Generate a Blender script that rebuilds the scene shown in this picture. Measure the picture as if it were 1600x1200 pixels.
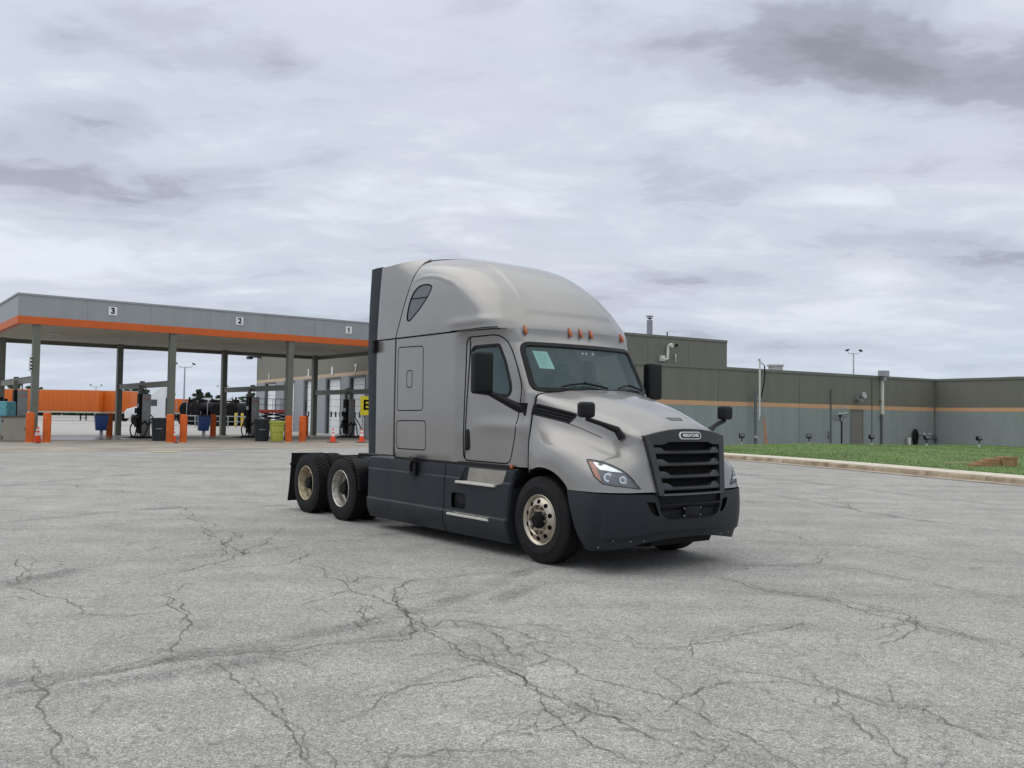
import bpy, bmesh, math, random
import numpy as np
from mathutils import Vector, Matrix
from mathutils.bvhtree import BVHTree
R = math.radians; PI = math.pi
random.seed(7); rng = np.random.default_rng(11)
for o in list(bpy.data.objects): bpy.data.objects.remove(o)
S = bpy.context.scene; COL = S.collection

# ------------------------------------------------------------------ camera
FPX, PITCH, ROLL, CH = 1395.0, 0.0361, 0.0155, 1.7154      # focal length for a 1600 px wide picture
fw = Vector((0, math.cos(PITCH), math.sin(PITCH))); rt0 = Vector((1, 0, 0)); up0 = rt0.cross(fw)
rt = rt0*math.cos(ROLL)+up0*math.sin(ROLL); up = -rt0*math.sin(ROLL)+up0*math.cos(ROLL)
CAM = Vector((0, 0, CH))
cam = bpy.data.objects.new('camera', bpy.data.cameras.new('camera')); COL.objects.link(cam); S.camera = cam
cam.data.sensor_width = 36; cam.data.lens = 36*FPX/1600; cam.data.clip_end = 6000; cam.data.clip_start = .05
mw = Matrix((rt, up, -fw)).transposed().to_4x4(); mw.translation = CAM; cam.matrix_world = mw

# ------------------------------------------------------------------ sky, sun, exposure
SUN_EL, SUN_ROT = R(58), R(-70)     # the sun stands high behind the clouds, to the left and beyond the truck
W = bpy.data.worlds.new('World'); S.world = W; W.use_nodes = True
nt = W.node_tree; nt.nodes.clear(); N = nt.nodes.new; L = nt.links.new
def wm(op, a, b=None, c=None):
    n = N('ShaderNodeMath'); n.operation = op
    for i, v in enumerate((a, b, c)):
        if v is None: continue
        if isinstance(v, (int, float)): n.inputs[i].default_value = v
        else: L(v, n.inputs[i])
    return n.outputs[0]
tc = N('ShaderNodeTexCoord'); sx = N('ShaderNodeSeparateXYZ'); L(tc.outputs['Generated'], sx.inputs[0])
zc = wm('ADD', wm('MAXIMUM', sx.outputs[2], 0.0), 0.16)
cx = N('ShaderNodeCombineXYZ'); L(wm('DIVIDE', sx.outputs[0], zc), cx.inputs[0]); L(wm('DIVIDE', sx.outputs[1], zc), cx.inputs[1])
def wnoise(scale, det, rough, dist, off, stretch=(1, 1, 1)):
    m = N('ShaderNodeMapping'); m.inputs['Location'].default_value = off; m.inputs['Scale'].default_value = stretch; L(cx.outputs[0], m.inputs[0])
    n = N('ShaderNodeTexNoise'); n.inputs['Scale'].default_value = scale; n.inputs['Detail'].default_value = det
    n.inputs['Roughness'].default_value = rough; n.inputs['Distortion'].default_value = dist; L(m.outputs[0], n.inputs[0]); return n.outputs[0]
def wramp(fac, stops):
    r = N('ShaderNodeValToRGB'); e = r.color_ramp.elements
    while len(e) < len(stops): e.new(.5)
    for k, (p, c) in enumerate(stops): e[k].position = p; e[k].color = (*c, 1)
    r.color_ramp.interpolation = 'EASE'; L(fac, r.inputs[0]); return r.outputs[0]
sky = N('ShaderNodeTexSky'); sky.sky_type = 'NISHITA'; sky.sun_disc = False; sky.sun_elevation = SUN_EL; sky.sun_rotation = SUN_ROT
sky.air_density = 1.2; sky.dust_density = 3
n1 = wnoise(.55, 6, .52, .25, (5.3, 2.2, 0), (.8, 1.05, 1)); n2 = wnoise(1.7, 7, .55, .3, (1.7, 8.4, 3), (.8, 1.1, 1)); n3 = wnoise(.28, 3, .5, 0, (3.1, 4.0, 7)); n4 = wnoise(3.6, 8, .62, .5, (9.3, 1.4, 5), (.75, 1.1, 1))
cl = wm('ADD', wm('ADD', wm('MULTIPLY', n1, .42), wm('MULTIPLY', n4, .20)), wm('ADD', wm('MULTIPLY', n2, .34), wm('MULTIPLY', n3, .14))); cl = wm('ADD', wm('MULTIPLY', wm('SUBTRACT', cl, .55), 1.6), .607)
BLOBS = []
def blob(px, py, wx, wy, amt):
    d = (fw+rt*((px-800)/FPX)-up*((py-600)/FPX)).normalized(); e = (fw+rt*((px+wx-800)/FPX)-up*((py-600)/FPX)).normalized(); g = (fw+rt*((px-800)/FPX)-up*((py-wy-600)/FPX)).normalized()
    P = [(q.x/(q.z+.16), q.y/(q.z+.16)) for q in (d, e, g)]; BLOBS.append((P[0], abs(P[1][0]-P[0][0]), abs(P[2][1]-P[0][1]), amt))
for b_ in ((1270, 80, 380, 120, .20), (1480, 150, 300, 90, .17), (1430, 388, 340, 45, .16), (1090, 262, 230, 50, .12), (430, 118, 200, 55, .10), (780, 350, 260, 35, .09), (130, 80, 180, 45, .08), (1150, 440, 200, 25, .07), (200, 190, 160, 40, .06), (1250, 540, 300, 18, .06)): blob(*b_)
wn = N('ShaderNodeTexNoise'); wn.inputs['Scale'].default_value = 2.2; wn.inputs['Detail'].default_value = 6; wn.inputs['Roughness'].default_value = .6; L(cx.outputs[0], wn.inputs[0])
wv = N('ShaderNodeVectorMath'); wv.operation = 'SUBTRACT'; L(wn.outputs['Color'], wv.inputs[0]); wv.inputs[1].default_value = (.5, .5, .5)
wv2 = N('ShaderNodeVectorMath'); wv2.operation = 'MULTIPLY_ADD'; L(wv.outputs[0], wv2.inputs[0]); wv2.inputs[1].default_value = (.55, .55, 0); L(cx.outputs[0], wv2.inputs[2])
wsx = N('ShaderNodeSeparateXYZ'); L(wv2.outputs[0], wsx.inputs[0])
for (bc, bw, bh, ba) in BLOBS:
    du = wm('DIVIDE', wm('SUBTRACT', wsx.outputs[0], bc[0]), bw); dv = wm('DIVIDE', wm('SUBTRACT', wsx.outputs[1], bc[1]), bh)
    r2 = wm('ADD', wm('MULTIPLY', du, du), wm('MULTIPLY', dv, dv)); cl = wm('SUBTRACT', cl, wm('MULTIPLY', wm('EXPONENT', wm('MULTIPLY', r2, -1.6)), ba))
ccolA = wramp(cl, [(.32, (3.0, 3.05, 3.6)), (.42, (4.1, 4.2, 5.0)), (.50, (5.5, 5.75, 6.7)), (.58, (6.4, 6.75, 7.7)), (.72, (7.9, 8.35, 9.2))]); tn = wnoise(1.1, 4, .55, .4, (2.2, 6.1, 1))
ccol = N('ShaderNodeMix'); ccol.data_type = 'RGBA'; ccol.blend_type = 'MULTIPLY'; tr_ = N('ShaderNodeMapRange'); tr_.inputs['From Min'].default_value = .42; tr_.inputs['From Max'].default_value = .6; L(tn, tr_.inputs[0]); L(tr_.outputs[0], ccol.inputs[0]); L(ccolA, ccol.inputs[6]); ccol.inputs[7].default_value = (.955, 1.0, .99, 1); ccol = ccol.outputs[2]
hz = N('ShaderNodeMapRange'); hz.inputs['From Min'].default_value = 0; hz.inputs['From Max'].default_value = .17; hz.clamp = True; L(sx.outputs[2], hz.inputs[0])
mixh = N('ShaderNodeMix'); mixh.data_type = 'RGBA'; L(wm('MULTIPLY', wm('SUBTRACT', 1.0, hz.outputs[0]), .62), mixh.inputs[0]); L(ccol, mixh.inputs[6]); mixh.inputs[7].default_value = (5.7, 6.5, 7.8, 1)
mixs = N('ShaderNodeMix'); mixs.data_type = 'RGBA'; mixs.inputs[0].default_value = .93; L(sky.outputs[0], mixs.inputs[6])
zf = N('ShaderNodeMapRange'); zf.interpolation_type = 'SMOOTHSTEP'; zf.inputs['From Min'].default_value = .36; zf.inputs['From Max'].default_value = .95; zf.inputs['To Min'].default_value = 1; zf.inputs['To Max'].default_value = 2.2; L(sx.outputs[2], zf.inputs[0])   # an overcast sky is brightest overhead
zm = N('ShaderNodeVectorMath'); zm.operation = 'SCALE'; L(mixh.outputs[2], zm.inputs[0]); L(zf.outputs[0], zm.inputs['Scale']); zw = N('ShaderNodeMix'); zw.data_type = 'RGBA'; zw.blend_type = 'MULTIPLY'; L(wm('MULTIPLY', wm('SUBTRACT', zf.outputs[0], 1.0), 1.1), zw.inputs[0]); L(zm.outputs[0], zw.inputs[6]); zw.inputs[7].default_value = (1.04, .99, .87, 1); L(zw.outputs[2], mixs.inputs[7])
bg = N('ShaderNodeBackground'); bg.inputs['Strength'].default_value = .1; L(mixs.outputs[2], bg.inputs[0])
wo = N('ShaderNodeOutputWorld'); L(bg.outputs[0], wo.inputs[0])
sun = bpy.data.objects.new('sun', bpy.data.lights.new('sun', 'SUN')); COL.objects.link(sun)
sun.data.energy = .6; sun.data.angle = R(65); sun.data.color = (1, .97, .92)
sd = Vector((math.sin(SUN_ROT)*math.cos(SUN_EL), math.cos(SUN_ROT)*math.cos(SUN_EL), math.sin(SUN_EL)))
sun.rotation_euler = sd.to_track_quat('Z', 'Y').to_euler()
S.view_settings.view_transform = 'Standard'; S.view_settings.look = 'None'; S.view_settings.gamma = 1; S.view_settings.exposure = .07
S.render.engine = 'CYCLES'; S.render.resolution_x = 1024; S.render.resolution_y = 768
try: S.cycles.max_bounces = 8; S.cycles.transparent_max_bounces = 16
except Exception: pass

# ------------------------------------------------------------------ survey helpers: where a sight line meets a surface of the place
def sm(t): t = min(1, max(0, t)); return t*t*(3-2*t)
def tz(Y): return .2*sm((Y-20)/15)                        # the lot rises 20 cm towards the canopy
def ray(px, py): return fw+rt*((px-800)/FPX)-up*((py-600)/FPX)
def at(px, py, Y): d = ray(px, py); return CAM+d*(Y/d.y)
def gnd(px, py, extra=0):
    d = ray(px, py); a, b = 4., 500.
    for _ in range(50):
        m = (a+b)/2
        if CH+d.z*m/d.y-tz(m)-extra > 0: a = m
        else: b = m
    return CAM+d*(a/d.y)
def on_wall(px, py, P, dr):
    d = ray(px, py); n = Vector((-dr[1], dr[0])); t = (P[0]*n.x+P[1]*n.y)/(d.x*n.x+d.y*n.y); return CAM+d*t
def on_line(px, P, dr): q = on_wall(px, 640, P, dr); return Vector((q.x, q.y))

# ------------------------------------------------------------------ materials
MATS = {}
def mat(name, col, rough=.6, metal=0., var=.12, nscale=3., bump=0., bscale=60., coat=0., spec=.5, alpha=1., trans=0., det=6, dirt=None, emit=None, streak=None):
    if name in MATS: return MATS[name]
    m = bpy.data.materials.new(name); m.use_nodes = True; t = m.node_tree; p = t.nodes['Principled BSDF']
    p.inputs['Roughness'].default_value = rough; p.inputs['Metallic'].default_value = metal; p.inputs['Coat Weight'].default_value = coat
    p.inputs['Coat Roughness'].default_value = .08; p.inputs['Specular IOR Level'].default_value = spec; p.inputs['Alpha'].default_value = alpha; p.inputs['Transmission Weight'].default_value = trans
    c = t.nodes.new('ShaderNodeTexCoord')
    n = t.nodes.new('ShaderNodeTexNoise'); n.inputs['Scale'].default_value = nscale; n.inputs['Detail'].default_value = det; n.inputs['Roughness'].default_value = .6
    if streak:
        mp = t.nodes.new('ShaderNodeMapping'); mp.inputs['Scale'].default_value = streak; t.links.new(c.outputs['Object'], mp.inputs[0]); t.links.new(mp.outputs[0], n.inputs[0])
    else: t.links.new(c.outputs['Object'], n.inputs[0])
    r = t.nodes.new('ShaderNodeValToRGB'); r.color_ramp.elements[0].position = .3; r.color_ramp.elements[1].position = .7
    k = Vector(col); lo = k*(1-var); hi = k*(1+var)
    if dirt: lo = Vector(dirt)
    r.color_ramp.elements[0].color = (*lo, 1); r.color_ramp.elements[1].color = (*[min(1, x) for x in hi], 1)
    t.links.new(n.outputs[0], r.inputs[0]); t.links.new(r.outputs[0], p.inputs['Base Color'])
    if rough > .12:
        mr = t.nodes.new('ShaderNodeMapRange'); mr.inputs['To Min'].default_value = rough*.82; mr.inputs['To Max'].default_value = min(1, rough*1.2); t.links.new(n.outputs[0], mr.inputs[0]); t.links.new(mr.outputs[0], p.inputs['Roughness'])
    if bump:
        b = t.nodes.new('ShaderNodeBump'); b.inputs['Strength'].default_value = bump; b.inputs['Distance'].default_value = .01
        q = t.nodes.new('ShaderNodeTexNoise'); q.inputs['Scale'].default_value = bscale; q.inputs['Detail'].default_value = 4; t.links.new(c.outputs['Object'], q.inputs[0])
        t.links.new(q.outputs[0], b.inputs['Height']); t.links.new(b.outputs[0], p.inputs['Normal'])
    if emit: p.inputs['Emission Color'].default_value = (*emit[0], 1); p.inputs['Emission Strength'].default_value = emit[1]
    MATS[name] = m; return m
PAINT = mat('silver_paint', (.262, .252, .243), .36, .52, .08, 1.1, .0, coat=.75)
DARKP = mat('slate_plastic', (.015, .019, .025), .48, 0, .14, 2.2, .06, 200, dirt=(.026, .029, .032), spec=.22)
BLACKP = mat('black_plastic', (.007, .007, .008), .5, 0, .15, 5, spec=.25)
RUBBER = mat('rubber', (.007, .007, .008), .75, 0, .3, 6, .1, 90, dirt=(.013, .012, .012), spec=.25)
BLACK = mat('black_metal', (.007, .007, .007), .75, 0, .2, 3, spec=.2)  # plain black of chassis, frame and liner parts
GAP = mat('gap_seal', (.005, .005, .005), .9, spec=.05)
CHROME = mat('polished_alloy', (.52, .48, .41), .34, 1, .06, 6, dirt=(.38, .33, .25))
STEELW = mat('cream_steel_rim', (.50, .44, .30), .4, .3, .15, 14, dirt=(.24, .18, .10))
STEELG = mat('grey_steel_rim', (.52, .50, .46), .36, .6, .15, 14, dirt=(.3, .27, .22))
ALU = mat('step_alloy', (.74, .72, .66), .42, .6, .12, 20, .2, 150)
AMBER = mat('amber_lens', (.42, .10, .02), .3, 0, .1, 30, coat=.2)
GLASSD = mat('tinted_glass', (.018, .026, .030), .06, 0, .05, 2, coat=.6, spec=.7)
GLASS = mat('clear_glass', (.10, .17, .18), .03, 0, .03, 2, spec=.55, alpha=.36)
LENS = mat('lamp_lens', (.75, .8, .85), .04, 0, .02, 2, alpha=.16, spec=.8)
WHITE = mat('white_paint', (.78, .78, .78), .45, 0, .05, 3)
INTER = mat('interior_grey', (.09, .10, .11), .8, 0, .2, 4)
CURT = mat('interior_beige', (.30, .30, .28), .9, 0, .15, 4)
CONC = mat('concrete', (.40, .37, .32), .85, 0, .18, 1.6, .3, 80)
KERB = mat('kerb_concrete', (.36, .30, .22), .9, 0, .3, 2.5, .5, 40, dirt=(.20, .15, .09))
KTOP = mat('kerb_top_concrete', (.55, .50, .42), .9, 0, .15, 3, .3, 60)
OLIVE = mat('olive_painted_metal', (.152, .152, .120), .55, 0, .09, 2.2, streak=(1, 1, .18))
BLUEG = mat('bluegrey_painted_metal', (.235, .272, .262), .6, 0, .09, 2.0, streak=(1, 1, .22))
TAN = mat('tan_painted_metal', (.56, .32, .18), .6, 0, .05, 1)
COPE = mat('coping_metal', (.15, .15, .125), .5, 0, .05, 1)
FASCIA = mat('grey_fascia', (.30, .318, .33), .5, 0, .06, 1.6, spec=.3, streak=(1, 1, .25))
ORANGE = mat('orange_stripe', (.58, .125, .032), .55, 0, .07, 2, spec=.2, streak=(1, 1, .3))
SOFFIT = mat('soffit_panel', (.50, .47, .40), .7, 0, .10, .9, streak=(1, 6, 1))
COLM = mat('column_paint', (.135, .14, .115), .55, 0, .12, 1.5)
BOLL = mat('orange_bollard', (.58, .11, .018), .6, 0, .2, 3, spec=.2, dirt=(.42, .09, .02))
YELL = mat('yellow_paint', (.62, .42, .03), .6, 0, .15, 3)
PUMPG = mat('pump_grey', (.24, .24, .235), .45, .4, .1, 3)
CAB = mat('cabinet_beige', (.28, .26, .22), .6, 0, .1, 2)
BLUE = mat('blue_plastic', (.008, .05, .20), .45, 0, .12, 3)
TEAL = mat('teal_plastic', (.10, .33, .38), .55, 0, .25, 5)
LIME = mat('lime_plastic', (.42, .47, .07), .6, 0, .1, 4)
REDM = mat('red_paint', (.30, .03, .025), .5, 0, .1, 3)
CONE = mat('cone_orange', (.80, .07, .015), .55, 0, .05, 4)
TRAIL = mat('trailer_orange', (.62, .13, .01), .5, 0, .08, .6, streak=(4, 4, .4))
WOOD = mat('lumber', (.34, .20, .10), .85, 0, .25, 3, .3, 30, streak=(2, 14, 14))
GALV = mat('galvanised', (.40, .41, .42), .5, .7, .12, 4)
DOORG = mat('door_grey', (.17, .155, .14), .6, 0, .05, 2)
BARK = mat('bark', (.06, .045, .035), .9)
PAPER = mat('mint_paper', (.42, .80, .72), .8, 0, .02, 3)

# ------------------------------------------------------------------ mesh building
class MB:
    def __init__(s): s.v = []; s.f = []; s.sm = []
    def add(s, vs, fs, smooth=False):
        o = len(s.v); s.v += [tuple(v) for v in vs]; s.f += [tuple(i+o for i in f) for f in fs]; s.sm += [smooth]*len(fs); return s
    def box(s, c, d, rz=0, M=None):
        x, y, z = d[0]/2, d[1]/2, d[2]/2; vs = []
        for sz in (-1, 1):
            for sx_, sy in ((-1, -1), (1, -1), (1, 1), (-1, 1)):
                p = Vector((sx_*x, sy*y, sz*z))
                if rz: p = Matrix.Rotation(rz, 3, 'Z') @ p
                if M: p = M @ p
                vs.append(p+Vector(c))
        return s.add(vs, [(3, 2, 1, 0), (4, 5, 6, 7), (0, 1, 5, 4), (1, 2, 6, 5), (2, 3, 7, 6), (3, 0, 4, 7)])
    def beam(s, a, b, w, h):                      # rectangular bar from a to b
        a, b = Vector(a), Vector(b); d = (b-a); l = d.length; d.normalize(); u = Vector((0, 0, 1)) if abs(d.z) < .95 else Vector((0, 1, 0))
        r = d.cross(u).normalized(); u = r.cross(d)
        vs = [p+r*i*w/2+u*j*h/2 for p in (a, b) for i, j in ((-1, -1), (1, -1), (1, 1), (-1, 1))]
        return s.add(vs, [(0, 1, 2, 3), (7, 6, 5, 4), (0, 4, 5, 1), (1, 5, 6, 2), (2, 6, 7, 3), (3, 7, 4, 0)])
    def cyl(s, a, b, r, r2=None, n=20, cap=True):
        a, b = Vector(a), Vector(b); r2 = r if r2 is None else r2; d = (b-a).normalized(); u = d.orthogonal().normalized(); w = d.cross(u)
        vs = [p+(u*math.cos(2*PI*k/n)+w*math.sin(2*PI*k/n))*q for p, q in ((a, r), (b, r2)) for k in range(n)]
        s.add(vs, [(k, (k+1) % n, n+(k+1) % n, n+k) for k in range(n)], True)
        if cap: s.add(vs, [tuple(range(n-1, -1, -1)), tuple(range(n, 2*n))])
        return s
    def tube(s, pts, r, n=10, taper=None):
        P = [Vector(p) for p in pts]; vs = []; u = None
        for i, p in enumerate(P):
            d = (P[min(i+1, len(P)-1)]-P[max(i-1, 0)]).normalized()
            if u is None: u = d.orthogonal().normalized()
            u = (u-d*u.dot(d)).normalized(); w = d.cross(u); rr = r*(taper[i] if taper else 1)
            vs += [p+(u*math.cos(2*PI*k/n)+w*math.sin(2*PI*k/n))*rr for k in range(n)]
        m = len(P); fs = [(i*n+k, i*n+(k+1) % n, (i+1)*n+(k+1) % n, (i+1)*n+k) for i in range(m-1) for k in range(n)]
        s.add(vs, fs, True); return s.add(vs, [tuple(range(n-1, -1, -1)), tuple(range((m-1)*n, m*n))])
    def lathe(s, prof, c, n=48, smooth=True, closed=False):       # profile (r, y) turned about the y axis through c
        c = Vector(c); m = len(prof)
        vs = [c+Vector((r*math.cos(2*PI*k/n), y, r*math.sin(2*PI*k/n))) for r, y in prof for k in range(n)]
        rg = m if closed else m-1
        return s.add(vs, [(i*n+k, i*n+(k+1) % n, ((i+1) % m)*n+(k+1) % n, ((i+1) % m)*n+k) for i in range(rg) for k in range(n)], smooth)
    def lathez(s, prof, c, n=32, smooth=True):
        c = Vector(c); m = len(prof)
        vs = [c+Vector((r*math.cos(2*PI*k/n), r*math.sin(2*PI*k/n), z)) for r, z in prof for k in range(n)]
        return s.add(vs, [(i*n+k, i*n+(k+1) % n, (i+1)*n+(k+1) % n, (i+1)*n+k) for i in range(m-1) for k in range(n)], smooth)
    def grid(s, A, smooth=True, flip=False):
        n, m = A.shape[:2]; vs = A.reshape(-1, 3)
        fs = [(i*m+j, i*m+j+1, (i+1)*m+j+1, (i+1)*m+j) for i in range(n-1) for j in range(m-1)]
        if flip: fs = [f[::-1] for f in fs]
        return s.add(vs, fs, smooth)
    def prism(s, o2, a, b, plane='xz'):           # outline (2-D) extruded between a and b along the third axis
        def P(p, q): return (p[0], q, p[1]) if plane == 'xz' else ((q, p[0], p[1]) if plane == 'yz' else (p[0], p[1], q))
        n = len(o2); vs = [P(p, a) for p in o2]+[P(p, b) for p in o2]
        return s.add(vs, [tuple(range(n)), tuple(range(2*n-1, n-1, -1))]+[(k, n+k, n+(k+1) % n, (k+1) % n) for k in range(n)])
    def build(s, name, m, parent=None, bevel=0, loc=None, ang=35, recalc=True, mirror=False):
        vs = [(x, -y, z) for x, y, z in s.v] if mirror else s.v
        me = bpy.data.meshes.new(name); me.from_pydata(vs, [], s.f); me.polygons.foreach_set('use_smooth', s.sm)
        bm = bmesh.new(); bm.from_mesh(me)
        bmesh.ops.remove_doubles(bm, verts=bm.verts, dist=1e-5)
        if recalc: bmesh.ops.recalc_face_normals(bm, faces=bm.faces)
        if bevel: bmesh.ops.bevel(bm, geom=[e for e in bm.edges if len(e.link_faces) == 2 and e.calc_face_angle(0) > .5], offset=bevel, segments=2 if bevel < .04 else 4, affect='EDGES', profile=.55)
        bm.to_mesh(me); bm.free()
        if bevel: me.polygons.foreach_set('use_smooth', [True]*len(me.polygons))
        me.set_sharp_from_angle(angle=R(ang)); me.materials.append(m)
        o = bpy.data.objects.new(name, me); COL.objects.link(o)
        if parent: o.parent = parent
        if loc is not None: o.location = loc
        return o
def both(mb, name, m, parent, parent2=None, **k):           # the same part on both sides of the truck
    a = mb.build(name, m, parent, **k); b = mb.build(name, m, parent2 or parent, mirror=True, **k); return a, b
def tag(o, label=None, cat=None, group=None, kind=None):
    if label: o['label'] = label
    if cat: o['category'] = cat
    if group: o['group'] = group
    if kind: o['kind'] = kind
    return o
def empty(name, loc, rz=0, label=None, cat=None, group=None):
    o = bpy.data.objects.new(name, None); COL.objects.link(o); o.location = loc; o.rotation_euler = (0, 0, rz); o.empty_display_size = .3
    return tag(o, label, cat, group)
def copy_tree(o, loc=None, rz=None, label=None, parent=None):
    c = o.copy(); COL.objects.link(c)
    if parent: c.parent = parent
    if loc is not None: c.location = loc
    if rz is not None: c.rotation_euler = (0, 0, rz)
    if label: c['label'] = label
    for ch in list(o.children): copy_tree(ch, parent=c)
    return c
def text(txt, size, name, m, parent, M, ext=.003, bold=0.):
    cu = bpy.data.curves.new(name, 'FONT'); cu.body = txt; cu.size = size; cu.extrude = ext; cu.offset = bold; cu.align_x = 'CENTER'; cu.align_y = 'CENTER'
    t = bpy.data.objects.new(name, cu); me = bpy.data.meshes.new_from_object(t); bpy.data.objects.remove(t); me.materials.append(m); me.transform(M)
    o = bpy.data.objects.new(name, me); COL.objects.link(o); o.parent = parent; return o
def cr1(A, n, ax=0, mirror0=False, lin=False):               # Catmull-Rom refinement of control rows
    A = np.moveaxis(np.asarray(A, float), ax, 0); k = len(A); first = A[1]*np.array([1, -1, 1]) if mirror0 else 2*A[0]-A[1]
    P = np.concatenate([[first], A, [2*A[-1]-A[-2]]]); out = []
    for t in np.linspace(0, k-1, n):
        i = min(int(t), k-2); u = t-i; a, b, c, d = P[i:i+4]
        out.append(b*(1-u)+c*u if lin else .5*((2*b)+(c-a)*u+(2*a-5*b+4*c-d)*u*u+(3*b-a-3*c+d)*u**3))
    return np.moveaxis(np.array(out), 0, ax)
def interp(z, zs, vs): return float(np.interp(z, zs, vs))
def smooth_interp(z, zs, vs):                                # monotone-ish smooth interpolation
    h = .06; return sum(interp(z+d*h, zs, vs) for d in (-1, -.5, 0, .5, 1))/5
def bm_of(mb):
    me = bpy.data.meshes.new('t'); me.from_pydata(mb.v, [], mb.f); bm = bmesh.new(); bm.from_mesh(me); bpy.data.meshes.remove(me)
    bmesh.ops.remove_doubles(bm, verts=bm.verts, dist=1e-5); bmesh.ops.recalc_face_normals(bm, faces=bm.faces); return bm
def bm_build(bm, name, m, parent, ang=32, mirror=False, both_=False):
    b = bm.copy()
    if both_:
        g = bmesh.ops.duplicate(b, geom=b.verts[:]+b.edges[:]+b.faces[:])['geom']
        for e in g:
            if isinstance(e, bmesh.types.BMVert): e.co.y *= -1
        bmesh.ops.reverse_faces(b, faces=[e for e in g if isinstance(e, bmesh.types.BMFace)]); bmesh.ops.remove_doubles(b, verts=b.verts, dist=2e-4)
    if mirror:
        for v in b.verts: v.co.y *= -1
        bmesh.ops.reverse_faces(b, faces=b.faces)
    for f in b.faces: f.smooth = True
    me = bpy.data.meshes.new(name); b.to_mesh(me); b.free(); me.set_sharp_from_angle(angle=R(ang)); me.materials.append(m)
    o = bpy.data.objects.new(name, me); COL.objects.link(o); o.parent = parent; return o
def cut(bm, outline, apex=None, direc=None, region=None, keep=False):
    """slice the surface along a convex outline seen from apex (or along direc); returns the piece inside and removes it"""
    P = [Vector(p) for p in outline]; c = sum(P, Vector())/len(P); rad = max((p-c).length for p in P)+.05
    D = Vector(direc) if direc else None; planes = []
    for i in range(len(P)):
        a, b = P[i], P[(i+1) % len(P)]; n = (b-a).cross((a-Vector(apex)) if apex else D).normalized()
        if n.dot(c-a) < 0: n = -n
        planes.append((a, n))
    def near(f):
        q = f.calc_center_median()
        return (q-c).length < rad+.15 and (region is None or region(q, f.normal))
    for a, n in planes:
        fs = [f for f in bm.faces if near(f)]; g = set(fs); es = {e for f in fs for e in f.edges}; vs = {v for f in fs for v in f.verts}
        bmesh.ops.bisect_plane(bm, geom=list(vs)+list(es)+list(g), dist=1e-5, plane_co=a, plane_no=n)
    bm.normal_update()
    ins = [f for f in bm.faces if near(f) and all(n.dot(f.calc_center_median()-a) > 0 for a, n in planes)]
    piece = bmesh.new(); vm = {}
    for f in ins:
        for v in f.verts:
            if v not in vm: vm[v] = piece.verts.new(v.co)
        piece.faces.new([vm[v] for v in f.verts])
    piece.normal_update()
    if not keep: bmesh.ops.delete(bm, geom=ins, context='FACES')
    return piece
def shift(bm, d, thick=0):
    bm.normal_update(); ns = {v: v.normal.copy() for v in bm.verts}
    for v in bm.verts: v.co += ns[v]*d
    return bm
def thicken(bm, t):                                           # gives a cut sheet a body behind it
    b = bm.copy(); b.normal_update(); vs = {v: v.normal.copy() for v in b.verts}; bd = [e for e in b.edges if len(e.link_faces) == 1]; back = {}
    fs = list(b.faces)
    for v, n in vs.items(): back[v] = b.verts.new(v.co-n*t)
    for f in fs: b.faces.new([back[v] for v in reversed(f.verts)])
    for e in bd:
        f = e.link_faces[0]; v1, v2 = e.verts
        ls = [l for l in f.loops if l.edge == e][0]; a, c = ls.vert, ls.link_loop_next.vert
        try: b.faces.new([c, a, back[a], back[c]])
        except ValueError: pass
    return b
def densify(P, step=.05, closed=True):
    P = [Vector(p) for p in P]; out = []
    for i in range(len(P) if closed else len(P)-1):
        a, b = P[i], P[(i+1) % len(P)]; k = max(1, int((b-a).length/step))
        out += [a.lerp(b, j/k) for j in range(k)]
    if not closed: out.append(P[-1])
    return out
def rounded(P, r, n=4):                                       # round the corners of a closed outline of 3-D points
    P = [Vector(p) for p in P]; out = []
    for i, p in enumerate(P):
        a, b = P[i-1], P[(i+1) % len(P)]; da, db = (a-p), (b-p); ra = min(r, da.length*.45); rb = min(r, db.length*.45); da.normalize(); db.normalize(); s0, s1 = p+da*ra, p+db*rb
        for k in range(n+1): t = k/n; out.append(s0*(1-t)**2+p*2*t*(1-t)+s1*t*t)
    return out
def ribbon(mb, bvh, P, w, off=.003, closed=True, h=0.0):      # a strip lying on a surface; h > 0 gives it a raised body
    Q = []
    for p in P:
        q, n, _, _ = bvh.find_nearest(Vector(p)); Q.append((q, n))
    m = len(Q); vs = []
    for i in range(m):
        a = Q[i-1][0] if (closed or i) else Q[i][0]; b = Q[(i+1) % m][0] if (closed or i < m-1) else Q[i][0]
        q, n = Q[i]; t = (b-a).normalized(); s_ = n.cross(t).normalized()
        if h: vs += [q+s_*w/2-n*.004, q+s_*w*.35+n*h, q-s_*w*.35+n*h, q-s_*w/2-n*.004]
        else: vs += [q+s_*w/2+n*off, q-s_*w/2+n*off]
    k = 4 if h else 2; fs = []
    for i in range(m if closed else m-1):
        j = (i+1) % m
        for c in range(k-1): fs.append((i*k+c, i*k+c+1, j*k+c+1, j*k+c))
    mb.add(vs, fs, bool(h)); return mb

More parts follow.
